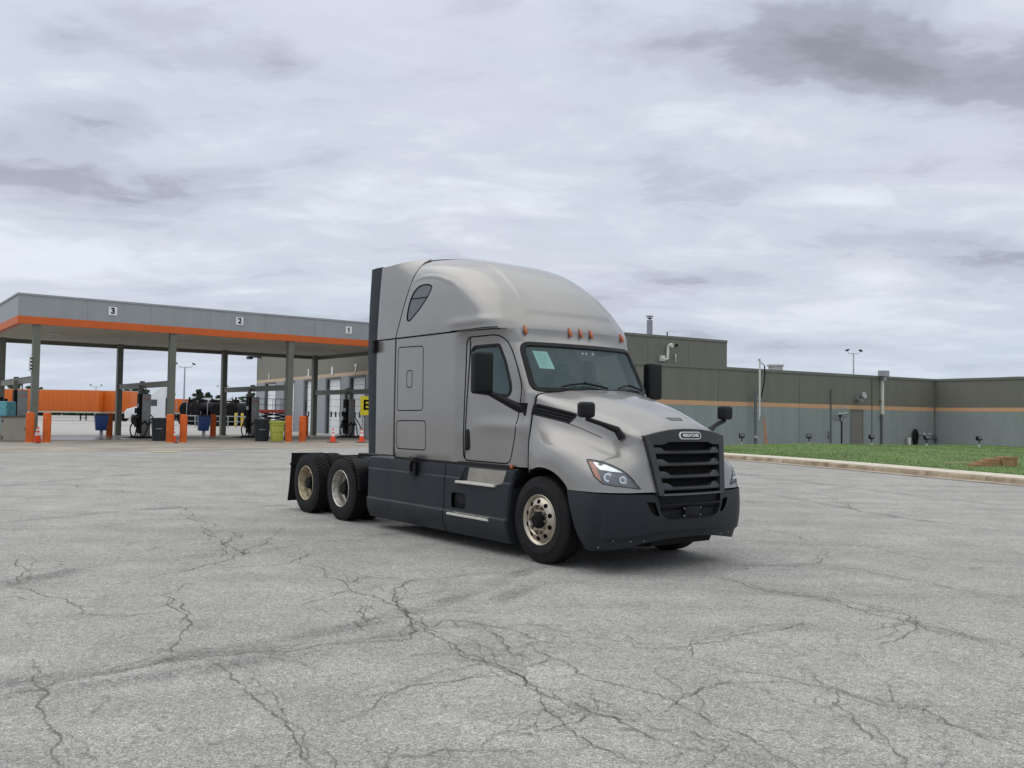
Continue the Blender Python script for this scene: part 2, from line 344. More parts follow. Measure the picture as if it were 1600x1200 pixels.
# ================================================================== THE TRUCK  (local axes: x forward, y left, z up; origin under the front axle)
TX, TY, TYAW = 1.2713, 11.1897, -.9189
truck = empty('semi_truck', (TX, TY, 0), TYAW, 'silver sleeper cab semi truck without trailer parked on the cracked lot', 'semi truck')
TR = Matrix.Rotation(-TYAW, 3, 'Z'); EYE = TR @ (CAM-Vector((TX, TY, 0)))
def tray(px, py): return TR @ ray(px, py)
def hit(bvh, px, py):
    d = tray(px, py).normalized(); q = bvh.ray_cast(EYE, d)[0]
    if q is None:                                            # the sight line grazes past the edge: take the nearest point of the surface
        q = min((bvh.find_nearest(EYE+d*t) for t in np.arange(7, 16, .02)), key=lambda r: r[3])[0]
    return q
def hits(bvh, P):
    return [q for q in (hit(bvh, *p) for p in P) if q is not None]
def bvh_of(bm): bm.normal_update(); return BVHTree.FromBMesh(bm)

# ---- roof fairing, built from level outlines
ZR = [2.83, 3.0, 3.2, 3.4, 3.6, 3.75, 3.88, 3.95, 4.0, 4.03, 4.045]
WR = [1.20, 1.195, 1.185, 1.17, 1.145, 1.11, 1.04, .97, .87, .70, .42]
FR = [-.635, -.735, -.89, -1.09, -1.36, -1.63, -2.0, -2.28, -2.52, -2.72, -2.95]
LR = [.55, .60, .68, .78, .92, 1.02, 1.1, 1.1, .95, .75, .42]
BX = [-3.365, -3.29, -3.21, -3.13, -3.05, -2.99, -2.94, -2.93, -2.93, -2.94, -3.0]
def roof_pt(z, t):                                           # t 0 = back corner, 1 = front centre
    Wz, F, Lz, B = (smooth_interp(z, ZR, q) if z < 3.98 else interp(z, ZR, q) for q in (WR, FR, LR, BX))
    if z > 3.98: B = min(B, F-Lz-.02)
    x0 = F-Lz; ts = .42
    if t < ts: return (B+(x0-B)*t/ts, -Wz, z)
    a = (t-ts)/(1-ts)*PI/2; p = 2/2.55
    return (x0+Lz*abs(math.sin(a))**p, -Wz*abs(math.cos(a))**p, z)
zs = [2.83+.0*k for k in range(1)]+list(np.linspace(2.85, 3.6, 26))+list(np.linspace(3.63, 3.95, 16))+list(np.linspace(3.965, 4.045, 8))
NT = 90; ts_ = [0.5-0.5*math.cos(PI*k/NT) if 0 else k/NT for k in range(NT+1)]
A = np.array([[roof_pt(z, t) for t in ts_] for z in zs])
# raised shield on the forehead of the roof
def shield(p):
    x, y, z = p; w = .80-.18*(z-3.0); e = min(sm((z-3.03)/.05), sm((w-abs(y))/.06)); return .018*e*(1-sm((z-3.85)/.1))
for i in range(A.shape[0]):
    for j in range(A.shape[1]):
        d = shield(A[i, j])
        if d: A[i, j] += np.array([.75, 0, .66])*d
        x, y, z = A[i, j]                                     # long bulge low on the side, fading towards the window
        if y < -.9: A[i, j][1] -= .018*math.exp(-((z-2.95)/.05)**2)*sm((x+2.2)/.5)
mb = MB().grid(A); top = A[-1]; c0 = len(mb.v)
C = np.array([[(p[0], 0, 4.05) for p in top], list(top)]); mb.grid(C)
bm = bm_of(mb)
for f in bm.faces:                                           # outward normals
    q = f.calc_center_median()
bmesh.ops.recalc_face_normals(bm, faces=bm.faces)
def outward(bm, c):
    bm.normal_update(); s_ = sum((f.normal.dot(f.calc_center_median()-Vector(c)))*f.calc_area() for f in bm.faces)
    if s_ < 0: bmesh.ops.reverse_faces(bm, faces=bm.faces)
    bm.normal_update(); return bm
roof = outward(bm, (-2.2, 0, 3.2)); RB = bvh_of(roof)
W_OUT = [(662, 444.8), (668, 444.5), (674.3, 446), (675, 450), (667.5, 465), (657, 481), (642.5, 499), (638.5, 502), (635.6, 500), (637, 486), (641, 470), (646, 457.5), (654, 448)]
wout = rounded(hits(RB, W_OUT), .09, 4); rwin = cut(roof, wout, apex=EYE)
roof_o = bm_build(roof, 'roof_fairing', PAINT, truck, both_=True)
for side in (0, 1):
    w_ = bm_build(thicken(shift(rwin.copy(), -.004), .01), 'sleeper_window', GLASSD, truck, mirror=bool(side))
    m_ = MB(); ribbon(m_, RB, densify(wout, .04), .022, h=.004)
    dv = [RB.find_nearest(hit(RB, 641.5, 467.5))[0], RB.find_nearest(hit(RB, 668.5, 464))[0]]
    ribbon(m_, RB, densify(dv, .06, False), .012, .002, closed=False); m_.build('window_seal', GAP, w_, mirror=bool(side), recalc=False)
arch = [(640, 452), (646, 442), (655, 435.5), (668, 432), (684, 433), (700, 438), (712, 444), (722, 453)]
m_ = MB(); P = hits(RB, arch); P = [Vector(p) for p in cr1(np.array(P), 40)]
vs_ = []
for i, p in enumerate(P):
    q, n, _, _ = RB.find_nearest(p); t_ = (P[min(i+1, 39)]-P[max(i-1, 0)]).normalized(); s_ = n.cross(t_).normalized(); e = math.sin(PI*(i+.0)/39)**.6
    for a, hh in ((-1, -.004), (-.6, .002), (-.2, .009), (.15, .010), (.6, .003), (1, -.004)): vs_.append(q+s_*a*.05+n*(hh*e if hh > 0 else -.004)-n*.003*(1-e))
m_.add(vs_, [(i*6+c, i*6+c+1, i*6+c+7, i*6+c+6) for i in range(39) for c in range(5)], True); both(m_, 'roof_crease', PAINT, roof_o, recalc=False)

# ---- cab and sleeper body
ZC = [1.10, 1.5, 2.0, 2.04, 2.65, 2.75, 2.83]
CX_ = [-.29, -.29, -.34, -.37, -.70, -.725, -.763]            # corner post x
CF_ = [-.10, -.10, -.14, -.16, -.57, -.62, -.64]             # front centre x
CY_ = [1.10, 1.095, 1.02, 1.015, .985, .995, 1.015]
DY_ = [1.115, 1.13, 1.115, 1.11, 1.075, 1.10, 1.15]          # door plane
SY_ = [1.19, 1.20, 1.20, 1.20, 1.20, 1.20, 1.20]
def cab_row(z):
    cxx, cf, cy, dy, sy = (interp(z, ZC, q) for q in (CX_, CF_, CY_, DY_, SY_)); row = []
    for k in range(4): row.append((-3.365, -(sy-.03)*k/3, z))
    row += [(-3.355, -(sy-.008), z), (-3.33, -sy, z)]
    for k in range(1, 19): row.append((-3.33+(1.53)*k/18, -sy, z))
    for k in range(1, 9): t = k/8; row.append((-1.80+.25*t, -(sy+(dy-sy)*sm(t)), z))
    L0 = -1.55; x1 = cxx-.16
    for k in range(1, 13):
        t = k/12; row.append((L0+(x1-L0)*t, -(dy+(cy+.03-dy)*t**1.6), z))
    for k in range(1, 9):
        a = k/8*PI/2; row.append((x1+.16*math.sin(a)*.75+.04*k/8, -(cy+.03-.12*(1-math.cos(a))), z))
    y1 = cy+.03-.12; xs = row[-1][0]; wb = sm((z-2.65)/.18)
    rx = lambda y: -1.185+.55*(1-(y/1.2)**2.55)**(1/2.55)        # front outline of the roof's lowest level
    for k in range(1, 25):
        t = k/24; y = y1*(1-t); x = xs+(cf-xs)*(1-(y/y1)**2.0); row.append((x*(1-wb)+rx(y)*wb, -y, z))
    return row
zs = list(np.linspace(1.10, 2.0, 26))+list(np.linspace(2.04, 2.65, 20))+list(np.linspace(2.69, 2.83, 5))
A = np.array([cab_row(z) for z in zs])
for i in range(A.shape[0]):
    for j in range(A.shape[1]):
        x, y, z = A[i, j]
        if y < -1.0 and -1.60 < x < -.3: A[i, j][1] -= .022*math.exp(-((z-1.60)/.075)**2)*sm((x+1.60)/.6)-.0     # swage line across the door
        if y < -1.1 and x < -1.8 and z < 1.2: A[i, j][1] += .02*sm((1.16-z)/.06)
cab = outward(bm_of(MB().grid(A)), (-2, 0, 2)); CB = bvh_of(cab)
roofcover = MB().prism([(-3.36, 2.80), (-.80, 2.80), (-.80, 2.825), (-3.36, 2.825)], -1.03, 1.03); roofcover.build('cab_ceiling', CURT, truck)
side = lambda q, n: q.y < -.8 and q.x < -.3
fwd = lambda q, n: n.x > .25 and q.x > -1.1 and q.z > 1.95
# windscreen
WS = [(0, y, z) for y, z in ((-.955, 2.085), (-.93, 2.585), (-.91, 2.615), (.91, 2.615), (.93, 2.585), (.955, 2.085), (.92, 2.05), (-.92, 2.05))]
WSR = [(-.4, .02, 2.045), (-.4, -.92, 2.045), (-.4, -.965, 2.10), (-.4, -.935, 2.575), (-.4, -.88, 2.63), (-.4, .02, 2.63)]
wsp = cut(cab, WSR, direc=(1, 0, 0), region=lambda q, n: q.x > -1.2 and q.z > 1.9 and (n.x > .1) and q.y > -1.02)
DOOR = [(729, 527.5), (776, 522.5), (790, 529), (800, 545), (808, 570), (816, 603), (811.5, 640), (806, 668), (803, 690), (797, 725), (724, 719)]
WIN = [(737.5, 548), (741, 542), (780, 538.5), (790, 565), (798, 600), (798, 612), (794, 618.5), (788, 619), (745, 613), (738, 605)]
dpts = rounded(hits(CB, DOOR), .10, 4); wpts = rounded(hits(CB, WIN), .03, 2)
wpiece = cut(cab, wpts, apex=EYE, region=side)
cabin_hole = None
door = cut(cab, dpts, apex=EYE, region=side)
B1 = rounded(hits(CB, [(622.5, 543), (661.5, 540.5), (660.5, 641), (620.5, 641.5)]), .06, 4)
B2 = rounded(hits(CB, [(620, 657), (665, 657.5), (665, 703.5), (619.5, 700.5)]), .07, 4)
HB = rounded(hits(CB, [(636, 579.5), (644, 579), (643.5, 605), (635.5, 605)]), .03, 3)
b1 = cut(cab, B1, apex=EYE, region=side); b2 = cut(cab, B2, apex=EYE, region=side)
cab_o = bm_build(cab, 'cab_body', PAINT, truck, both_=True)
for s_ in (0, 1):
    mir = bool(s_)
    d_ = bm_build(thicken(door.copy(), .03), 'door', PAINT, truck, mirror=mir)
    m_ = MB(); ribbon(m_, CB, densify(dpts, .05), .016, .0015); ribbon(m_, CB, densify([dpts[3], dpts[-3]], .05, False), .014, .004, closed=False)
    m_.build('door_seal', GAP, d_, mirror=mir, recalc=False)
    w_ = bm_build(thicken(shift(wpiece.copy(), -.012), .006), 'door_window', GLASS, d_, mirror=mir)
    m_ = MB(); ribbon(m_, CB, densify(wpts, .03), .045, h=.010); m_.build('window_gasket', BLACKP, d_, mirror=mir, recalc=False)
    # recessed black door handle
    hp = hits(CB, [(731, 671), (731, 703)]); m_ = MB(); a, b = hp; n_ = CB.find_nearest(a)[1]
    m_.tube([a+n_*.004+Vector((0, 0, .0)), a+n_*.012-Vector((0, 0, .03)), b+n_*.012+Vector((0, 0, .03)), b+n_*.004], .048, 16, taper=[.55, 1, 1, .55])
    for k in range(len(m_.v)):
        v = Vector(m_.v[k]); c_ = (a+b)/2; dd = (v-c_).dot(n_); m_.v[k] = tuple(v-n_*dd*.72+n_*.004)
    m_.build('door_handle', BLACKP, d_, mirror=mir)
    for bx, nm in ((b1, 'luggage_door'), (b2, 'lower_luggage_door')):
        bo = bm_build(thicken(bx.copy(), .02), nm if nm == 'luggage_door' else 'luggage_door', PAINT, truck, mirror=mir)
        P = B1 if bx is b1 else B2
        m_ = MB(); ribbon(m_, CB, P, .014, .0012); m_.build('door_seal', GAP, bo, mirror=mir, recalc=False)
        if bx is b1: m_ = MB(); ribbon(m_, CB, HB, .012, .002); m_.build('latch_outline', GAP, bo, mirror=mir, recalc=False)
    # cut line between roof and body, vertical shut line of the sleeper
    m_ = MB(); P = [Vector((x, -1.2, 2.832)) for x in np.linspace(-4.1, -1.75, 20)]
    m_.add([p for q in P for p in ((q.x, -1.206, 2.822), (q.x, -1.206, 2.842))], [(2*i, 2*i+1, 2*i+3, 2*i+2) for i in range(19)])
    m_.build('roof_seam', GAP, truck, mirror=mir, recalc=False)
# underside of the roof overhang, blackened for the shade above the recessed door
under = [roof_pt(2.83, t) for t in ts_]; crow = A[-1]
m_ = MB(); m_.v = []; pts = [(p[0], p[1], 2.831) for p in under if p[0] < -.93]+[(p[0], p[1], 2.824) for p in crow[::-1] if -3.33 < p[0] < -.93 and abs(p[1]) > .9]
m_.add([(x, y, z) for x, y, z in pts], [tuple(range(len(pts)))]); both(m_, 'overhang_shade', BLACKP, roof_o, recalc=False)
m_ = MB(); seam = [RB.find_nearest(Vector(roof_pt(2.842, t)))[0] for t in np.linspace(.28, 1, 60) if roof_pt(2.842, t)[0] < -.93]; ribbon(m_, RB, seam, .014, .0015, closed=False); both(m_, 'roof_seam', GAP, truck, recalc=False)

# windscreen glass, gasket, wipers, paper, camera housing
full = MB(); ws_o = bm_build(shift(wsp.copy(), -.01), 'windshield', GLASS, truck, both_=True)
m_ = MB(); WSB = CB; edge = []
for y, z in ((0, 2.045), (-.92, 2.045), (-.965, 2.10), (-.935, 2.575), (-.88, 2.63), (0, 2.63)):
    q = CB.ray_cast(Vector((3, y-1e-4, z)), Vector((-1, 0, 0)))[0]; edge.append(q)
ep = densify([edge[0]]+rounded(edge, .07, 4)[5:25]+[edge[-1]], .03, False)
for k, p in enumerate(ep): q = CB.ray_cast(Vector((3, p.y, p.z)), Vector((-1, 0, 0)))[0]; ep[k] = q or p
ribbon(m_, CB, ep, .075, closed=False, h=.012); both(m_, 'windshield_gasket', BLACKP, ws_o, recalc=False)
def ws(y, z, off=.012):
    q, n, _, _ = CB.ray_cast(Vector((3, -abs(y)-1e-4, z)), Vector((-1, 0, 0))); q = Vector((q.x, y, q.z)); n = Vector((n.x, n.y if y < 0 else -n.y, n.z)); return q+n*off
m_ = MB()
for y0, y1 in ((.05, -.62), (.80, .25)):
    P = [ws(y0+(y1-y0)*t, 2.075+.045*math.sin(PI*t)*(1 if 1 else 0), .03) for t in np.linspace(0, 1, 12)]
    m_.tube(P, .011, 6); P2 = [ws(y0-.02+(y1-y0)*t*.5, 2.06+.03*t*2, .045) for t in np.linspace(0, 1, 8)]; m_.tube(P2, .014, 6)
m_.build('wiper', BLACKP, ws_o)
pc = [(-.765, 2.555), (-.60, 2.555), (-.60, 2.335), (-.765, 2.335)]                                    # printed sheet taped inside the glass
m_ = MB(); m_.add([ws(y, z, -.03) for y, z in ((-.80, 2.56), (-.60, 2.555), (-.585, 2.33), (-.785, 2.335))], [(0, 1, 2, 3)])
pp = m_.build('paper_notice', PAPER, truck, recalc=False); pp['label'] = 'mint paper sheet behind the glass'
m_ = MB()
for k in range(9):
    z = 2.53-.021*k; y0 = -.775+.003*k; w_ = (.10, .15, .13, .16, .12, .15, .09, .14, .11)[k]
    m_.add([ws(y0, z, -.026), ws(y0+w_, z, -.026), ws(y0+w_, z-.004, -.026), ws(y0, z-.004, -.026)], [(0, 1, 2, 3)])
m_.build('print_lines', mat('grey_ink', (.18, .38, .36), .8), pp, recalc=False)
m_ = MB(); cs = [(-.20, 2.635), (.20, 2.635), (.17, 2.47), (.13, 2.445), (-.13, 2.445), (-.17, 2.47)]
f_ = [ws(y, z, -.014) for y, z in cs]; b_ = [p+Vector((-.05, 0, 0)) for p in f_]; n = len(cs)
m_.add(f_+b_, [tuple(range(n)), tuple(range(2*n-1, n-1, -1))]+[(k, (k+1) % n, n+(k+1) % n, n+k) for k in range(n)]); ch = m_.build('camera_housing', BLACKP, ws_o)
for y in (-.07, -.01, .11): p = ws(y, 2.545, -.012); MB().cyl(p, p+Vector((.006, 0, .001)), .018, n=14).build('sensor_eye', GALV, ch)

# marker lamps along the brow
for y in (-.84, -.1835, 0, .1835, .84):
    q, n, _, _ = RB.ray_cast(Vector((3, -abs(y)-1e-4, 2.845)), Vector((-1, 0, 0)))[:4]; q2 = RB.ray_cast(Vector((3, -abs(y)-1e-4, 2.885)), Vector((-1, 0, 0)))[0]; q = q+(q-q2)*2.0; q2 = q2
    m_ = MB(); P = [q.lerp(q2, t)+n*.012 for t in (-.15, .0, .3, .6, .9)]; m_.tube(P, .021, 12, taper=[.3, .9, 1, .85, .3])
    if y > 0: m_.v = [(a, -b, c) for a, b, c in m_.v]
    m_.build('marker_lamp', AMBER, truck)

# ---- side extenders behind the sleeper
def ext_y(z): return interp(z, [1.1, 3.4, 3.95], [1.205, 1.20, 1.185])
def xf(z): return (interp(z, ZR, BX) if z > 2.83 else -3.365)-.022
def xb(z, top=False): return interp(z, [1.1, 2.83, 3.94], [-3.90, -3.93, -3.84])
rowz = list(np.linspace(1.12, 2.818, 12))+[2.846]+list(np.linspace(2.9, 3.94, 18))
def panel(zlist, n=10):
    G = []
    for z in zlist:
        a, b = xb(z), xf(z); r_ = []
        for k in range(n):
            t = k/(n-1); x = a+(b-a)*t; zz = z+.055*sm((t-.15)/.85)*sm((z-3.1)/.84); y = ext_y(z)*(1-t**2)+((interp(zz, ZR, WR)+.003) if z > 2.83 else 1.2)*t**2
            x = a+(((interp(zz, ZR, BX) if z > 2.83 else -3.365)-.022)-a)*t
            r_.append((x, -y, zz))
        G.append(r_)
    G = np.array(G); In = G.copy(); In[..., 1] += .030; m = MB().grid(G); m.grid(In, flip=True)
    for e, f in ((G[0], In[0]), (G[-1], In[-1]), (G[:, 0], In[:, 0]), (G[:, -1], In[:, -1])): m.grid(np.array([e, f]))
    return m
both(panel(list(np.linspace(1.12, 2.82, 12))), 'side_extender', PAINT, truck); both(panel([2.846]+list(np.linspace(2.9, 3.94, 18))), 'side_extender', PAINT, truck)
m_ = MB(); G = []
for z in np.linspace(1.12, 3.955, 26): G.append([(xb(z)-.004, -ext_y(z)+.004, z), (xb(z)-.14, -ext_y(z)-.01, z), (interp(z, [1.1, 2.83, 3.95], [-4.12, -4.21, -4.17]), -ext_y(z)+.002, z)])
G = np.array(G); In = G.copy(); In[..., 1] += .03; m_.grid(G); m_.grid(In, flip=True)
for e, f in ((G[0], In[0]), (G[-1], In[-1]), (G[:, 0], In[:, 0]), (G[:, -1], In[:, -1])): m_.grid(np.array([e, f]))
both(m_, 'extender_edge', DARKP, truck)
m_ = MB().box((-3.985, -1.235, 2.74), (.06, .03, .18)).cyl((-4.0, -1.225, 2.68), (-3.9, -1.28, 2.68), .018).cyl((-4.0, -1.225, 2.80), (-3.9, -1.28, 2.80), .018).box((-3.90, -1.25, 2.74), (.05, .07, .16)); both(m_, 'extender_hinge', BLACKP, truck)
m_ = MB(); m_.grid(np.array([[(x, y, 3.995-.45*max(0, (abs(y)-.62))-.03*max(0, -3.2-x)/.2) for y in np.linspace(-.70, .70, 16)] for x in (-3.30, -3.2, -2.96)])); m_.build('roof_gap_seal', BLACKP, truck)
MB().prism([(-1.15, 1.1), (1.15, 1.1), (1.15, 3.3), (1.02, 3.6), (.80, 3.8), (-.80, 3.8), (-1.02, 3.6), (-1.15, 3.3)], -3.36, -3.33, 'yz').build('sleeper_back_wall', PAINT, truck)
MB().box((-1.9, 0, 1.12), (2.9, 2.1, .04)).box((-.42, 0, 1.5), (.04, 2.0, .76)).build('cab_floor', BLACK, truck)

# ---- interior
MB().box((-1.75, 0, 1.95), (.04, 2.1, 1.72)).build('sleeper_curtain', CURT, truck)
dm = MB(); dm.grid(np.array([[(x, y, z) for y in np.linspace(-.95, .95, 10)] for x, z in ((-.40, 1.96), (-.62, 2.0), (-.85, 1.98), (-.95, 1.90), (-.98, 1.6))])); dash = dm.build('dashboard', INTER, truck)
m_ = MB(); c = Vector((-1.0, .52, 2.02)); ax = Matrix.Rotation(R(-62), 3, 'Y')
m_.tube([c+ax @ Vector((.21*math.cos(a), .21*math.sin(a), 0)) for a in np.linspace(0, 2*PI, 33)], .016, 8); m_.cyl(c, c+Vector((.25, 0, -.2)), .03); m_.beam(c+ax @ Vector((0, -.2, 0)), c+ax @ Vector((0, .2, 0)), .03, .02)
m_.build('steering_wheel', BLACKP, truck)
for y in (-.52, .52):
    s0 = empty('seat', (-1.35, y, 1.14)); s0.parent = truck
    MB().box((0, 0, .42), (.5, .5, .16)).build('seat_cushion', INTER, s0, bevel=.04); MB().box((-.26, 0, .82), (.14, .5, .72)).build('backrest', INTER, s0, bevel=.05); MB().box((-.27, 0, 1.24), (.1, .26, .18)).build('headrest', INTER, s0, bevel=.04)
    MB().cyl((0, 0, 0), (0, 0, .36), .12).build('seat_post', BLACK, s0)

# ---- hood with fenders: control rows from the cowl to the grille edge
HC = np.array([
 [(-.12,0,2.035),(-.15,-.45,2.03),(-.30,-.93,2.0),(-.31,-1.01,1.88),(-.31,-1.055,1.74),(-.30,-1.085,1.58),(-.30,-1.11,1.42),(-.29,-1.12,1.26),(-.28,-1.125,1.10)],
 [(.20,0,1.965),(.18,-.42,1.955),(.10,-.87,1.885),(.09,-.955,1.73),(.07,-1.01,1.60),(.06,-1.09,1.50),(.05,-1.165,1.40),(.05,-1.20,1.27),(.05,-1.205,1.135)],
 [(.50,0,1.88),(.50,-.40,1.87),(.42,-.80,1.78),(.42,-.865,1.62),(.42,-.93,1.49),(.42,-1.04,1.42),(.43,-1.145,1.33),(.46,-1.20,1.16),(.50,-1.205,.925)],
 [(.80,0,1.785),(.80,-.37,1.775),(.71,-.745,1.675),(.71,-.80,1.51),(.72,-.865,1.39),(.73,-.98,1.33),(.73,-1.10,1.25),(.73,-1.18,1.10),(.72,-1.20,.91)],
 [(1.02,0,1.695),(1.02,-.35,1.68),(.95,-.69,1.59),(.96,-.74,1.43),(.98,-.81,1.32),(.98,-.93,1.26),(.98,-1.05,1.17),(.98,-1.13,1.04),(.99,-1.15,.91)],
 [(1.13,0,1.64),(1.13,-.345,1.625),(1.08,-.665,1.55),(1.10,-.70,1.41),(1.13,-.735,1.29),(1.15,-.80,1.20),(1.16,-.87,1.11),(1.17,-.915,1.01),(1.18,-.94,.90)],
 [(1.185,0,1.598),(1.18,-.35,1.578),(1.155,-.645,1.515),(1.175,-.625,1.40),(1.20,-.60,1.29),(1.22,-.585,1.19),(1.24,-.565,1.09),(1.26,-.55,.98),(1.28,-.535,.88)]])
A = cr1(cr1(HC, 74, 0), 84, 1, mirror0=True)
for i in range(A.shape[0]):                                  # sharper shoulder crease from the cowl to the grille corner, raised centre panel
    for j in range(A.shape[1]):
        x, y, z = A[i, j]
        w = .62-.22*(x+.1); A[i, j][2] += .022*sm((w+.02-abs(y))/.045)*(1 if z > 1.5 else 0)*sm((1.25-x)/.2)
for i in range(A.shape[0]):                                  # round wheel opening
    e = A[i, -1].copy(); x = e[0]; zt = .485+math.sqrt(max(0, .645**2-(x-.06)**2)) if x < .53 else .905
    n_ = A.shape[1]
    for j in range(n_):
        A[i, j][2] += (max(zt, .895)-e[2])*sm((j/(n_-1)-.62)/.38)
for _ in range(14): A[1:-1, 1:-1] = A[1:-1, 1:-1]*.5+.125*(A[2:, 1:-1]+A[:-2, 1:-1]+A[1:-1, 2:]+A[1:-1, :-2])
hood = outward(bm_of(MB().grid(A)), (.4, -.3, 1.0)); HB_ = bvh_of(hood)
HL = [(916.5, 717.5), (929, 719), (945, 723), (960, 729), (975, 737), (988, 749), (994, 757), (1001, 764.5), (960, 759.5), (942, 756), (929, 745)]
hl = hits(HB_, HL); hreg = lambda q, n: q.x > .45 and q.y < -.4
hlp = cut(hood, hl, apex=EYE, region=hreg)
VT = [(831, 631.5), (840, 632), (902, 648), (889, 660.5), (831, 646)]
vt = hits(HB_, VT); vtp = cut(hood, vt, apex=EYE, region=lambda q, n: q.y < -.6 and q.x < .8)
hood_o = bm_build(hood, 'hood', PAINT, truck, both_=True, ang=38)
mb = MB(); bl = A[0]; ribbon(mb, HB_, [Vector(p)+Vector((.012, 0, 0)) for p in bl[8:]], .022, .002, closed=False); both(mb, 'hood_seal', GAP, hood_o, recalc=False)
seam = [(831, 647), (850, 651), (880, 659), (905, 668), (925, 677), (940, 684)]
mb = MB(); ribbon(mb, HB_, densify(hits(HB_, seam), .05, False), .008, .0015, closed=False); both(mb, 'hood_crease', GAP, hood_o, recalc=False)
# dark lip of the wheel arch
arc = [Vector(p) for p in A[:, -1]]; k0 = [k for k, p in enumerate(arc) if p.x < .56]; ap = [arc[k] for k in k0]
mb = MB(); 
for s_ in (0,): 
    Gp = np.array([[(p.x, p.y, p.z), (p.x, p.y+.05, p.z-.03), (p.x, p.y+.45, p.z-.02)] for p in ap]); mb.grid(Gp)
both(mb, 'wheel_arch_lip', BLACKP, truck, recalc=False)
MB2 = mat('headlight_housing', (.045, .05, .055), .3, .3, .1, 20); SILV = mat('reflector_silver', (.72, .76, .80), .12, .95, .03, 5)
for s_ in (0, 1):
    mir = bool(s_); base = bm_build(thicken(shift(hlp.copy(), -.028), .01), 'headlight', MB2, truck, mirror=mir)
    HLB = bvh_of(shift(hlp.copy(), -.022)); bm_build(shift(hlp.copy(), .002), 'lens', LENS, base, mirror=mir)
    amb = cut(shift(hlp.copy(), -.014), hits(HB_, [(917, 718), (924.5, 719.5), (931, 730), (936, 742), (941, 756), (930, 747), (922, 735)]), apex=EYE); bm_build(thicken(amb, .01), 'amber_reflector', AMBER, base, mirror=mir)
    drl = cut(shift(hlp.copy(), -.012), hits(HB_, [(925, 719.5), (945, 723.8), (962, 731), (976, 739), (957, 737), (938, 734), (933, 730)]), apex=EYE); bm_build(thicken(drl, .008), 'daylight_strip', SILV, base, mirror=mir)
    for (px, py), r_ in (((950, 746), .062), ((973, 750), .050)):
        q = hit(HLB, px, py) or hit(HB_, px, py); n_ = HB_.find_nearest(q)[1]; n_ = (n_+Vector((.8, 0, 0))).normalized(); m_ = MB()
        q = q+n_*.020
        m_.cyl(q-n_*.035, q-n_*.004, r_*.82, r_, 24, cap=False); m_.cyl(q-n_*.02, q-n_*.018, r_*.84, n=24); lp = m_.build('reflector_cup', SILV, base, mirror=mir)
        m_ = MB(); vs = []
        m_.cyl(q-n_*.018, q-n_*.010, r_*.50, r_*.43, 20); m_.cyl(q-n_*.010, q-n_*.004, r_*.43, r_*.2, 20); m_.build('projector', mat('projector_glass', (.10, .12, .14), .05, .2, .05, 5, coat=.5), lp, mirror=mir)
    m_ = MB(); ribbon(m_, HB_, densify(hl, .03), .014, .0015); m_.build('lamp_seal', GAP, base, mirror=mir, recalc=False)
    vb = bm_build(thicken(shift(vtp.copy(), -.03), .01), 'hood_vent', BLACKP, truck, mirror=mir)
    m_ = MB(); ribbon(m_, HB_, densify(vt, .03), .03, h=.004)
    for f0 in (.35, .68):
        a, b = vt[0].lerp(vt[4], f0), vt[2].lerp(vt[3], f0); ribbon(m_, HB_, densify([a, b], .05, False), .020, closed=False, h=.003)
    m_.build('vent_frame', BLACKP, vb, mirror=mir, recalc=False)
MB().prism([(-.3, .6), (1.0, .55), (1.0, 1.35), (.5, 1.55), (-.3, 1.75)], -.62, .62).build('engine_block', BLACK, truck)
for s_ in (0, 1):
    m_ = MB(); G = np.array([[(.02+.64*math.cos(a), y, .50+.63*math.sin(a)) for y in (-1.16, -.6)] for a in np.linspace(R(12), R(170), 24)]); m_.grid(G)
    m_.add([(.02+.64*math.cos(a), -.6, .50+.63*math.sin(a)) for a in np.linspace(R(12), R(170), 24)], [tuple(range(24))]); m_.build('wheel_well', BLACK, truck, mirror=bool(s_))
# nose slot scoop, washer recess by the screen: shade painted as flat grey sheets
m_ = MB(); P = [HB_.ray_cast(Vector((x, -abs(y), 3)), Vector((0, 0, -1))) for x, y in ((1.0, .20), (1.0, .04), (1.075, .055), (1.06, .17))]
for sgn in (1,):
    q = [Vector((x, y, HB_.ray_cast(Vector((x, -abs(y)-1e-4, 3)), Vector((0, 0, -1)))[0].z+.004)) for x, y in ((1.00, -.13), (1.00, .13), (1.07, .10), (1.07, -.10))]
    m_.add(q, [(0, 1, 2, 3)]); m_.build('nose_scoop_shade', mat('scoop_shade_grey', (.10, .095, .09), .5), hood_o, recalc=False)
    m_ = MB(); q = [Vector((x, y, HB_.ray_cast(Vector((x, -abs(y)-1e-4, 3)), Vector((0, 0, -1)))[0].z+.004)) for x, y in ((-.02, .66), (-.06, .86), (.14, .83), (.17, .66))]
    m_.add(q, [(0, 1, 2, 3)]); m_.build('hood_scoop_shade', mat('scoop_shade_grey', (.10, .095, .09), .5), hood_o, recalc=False)

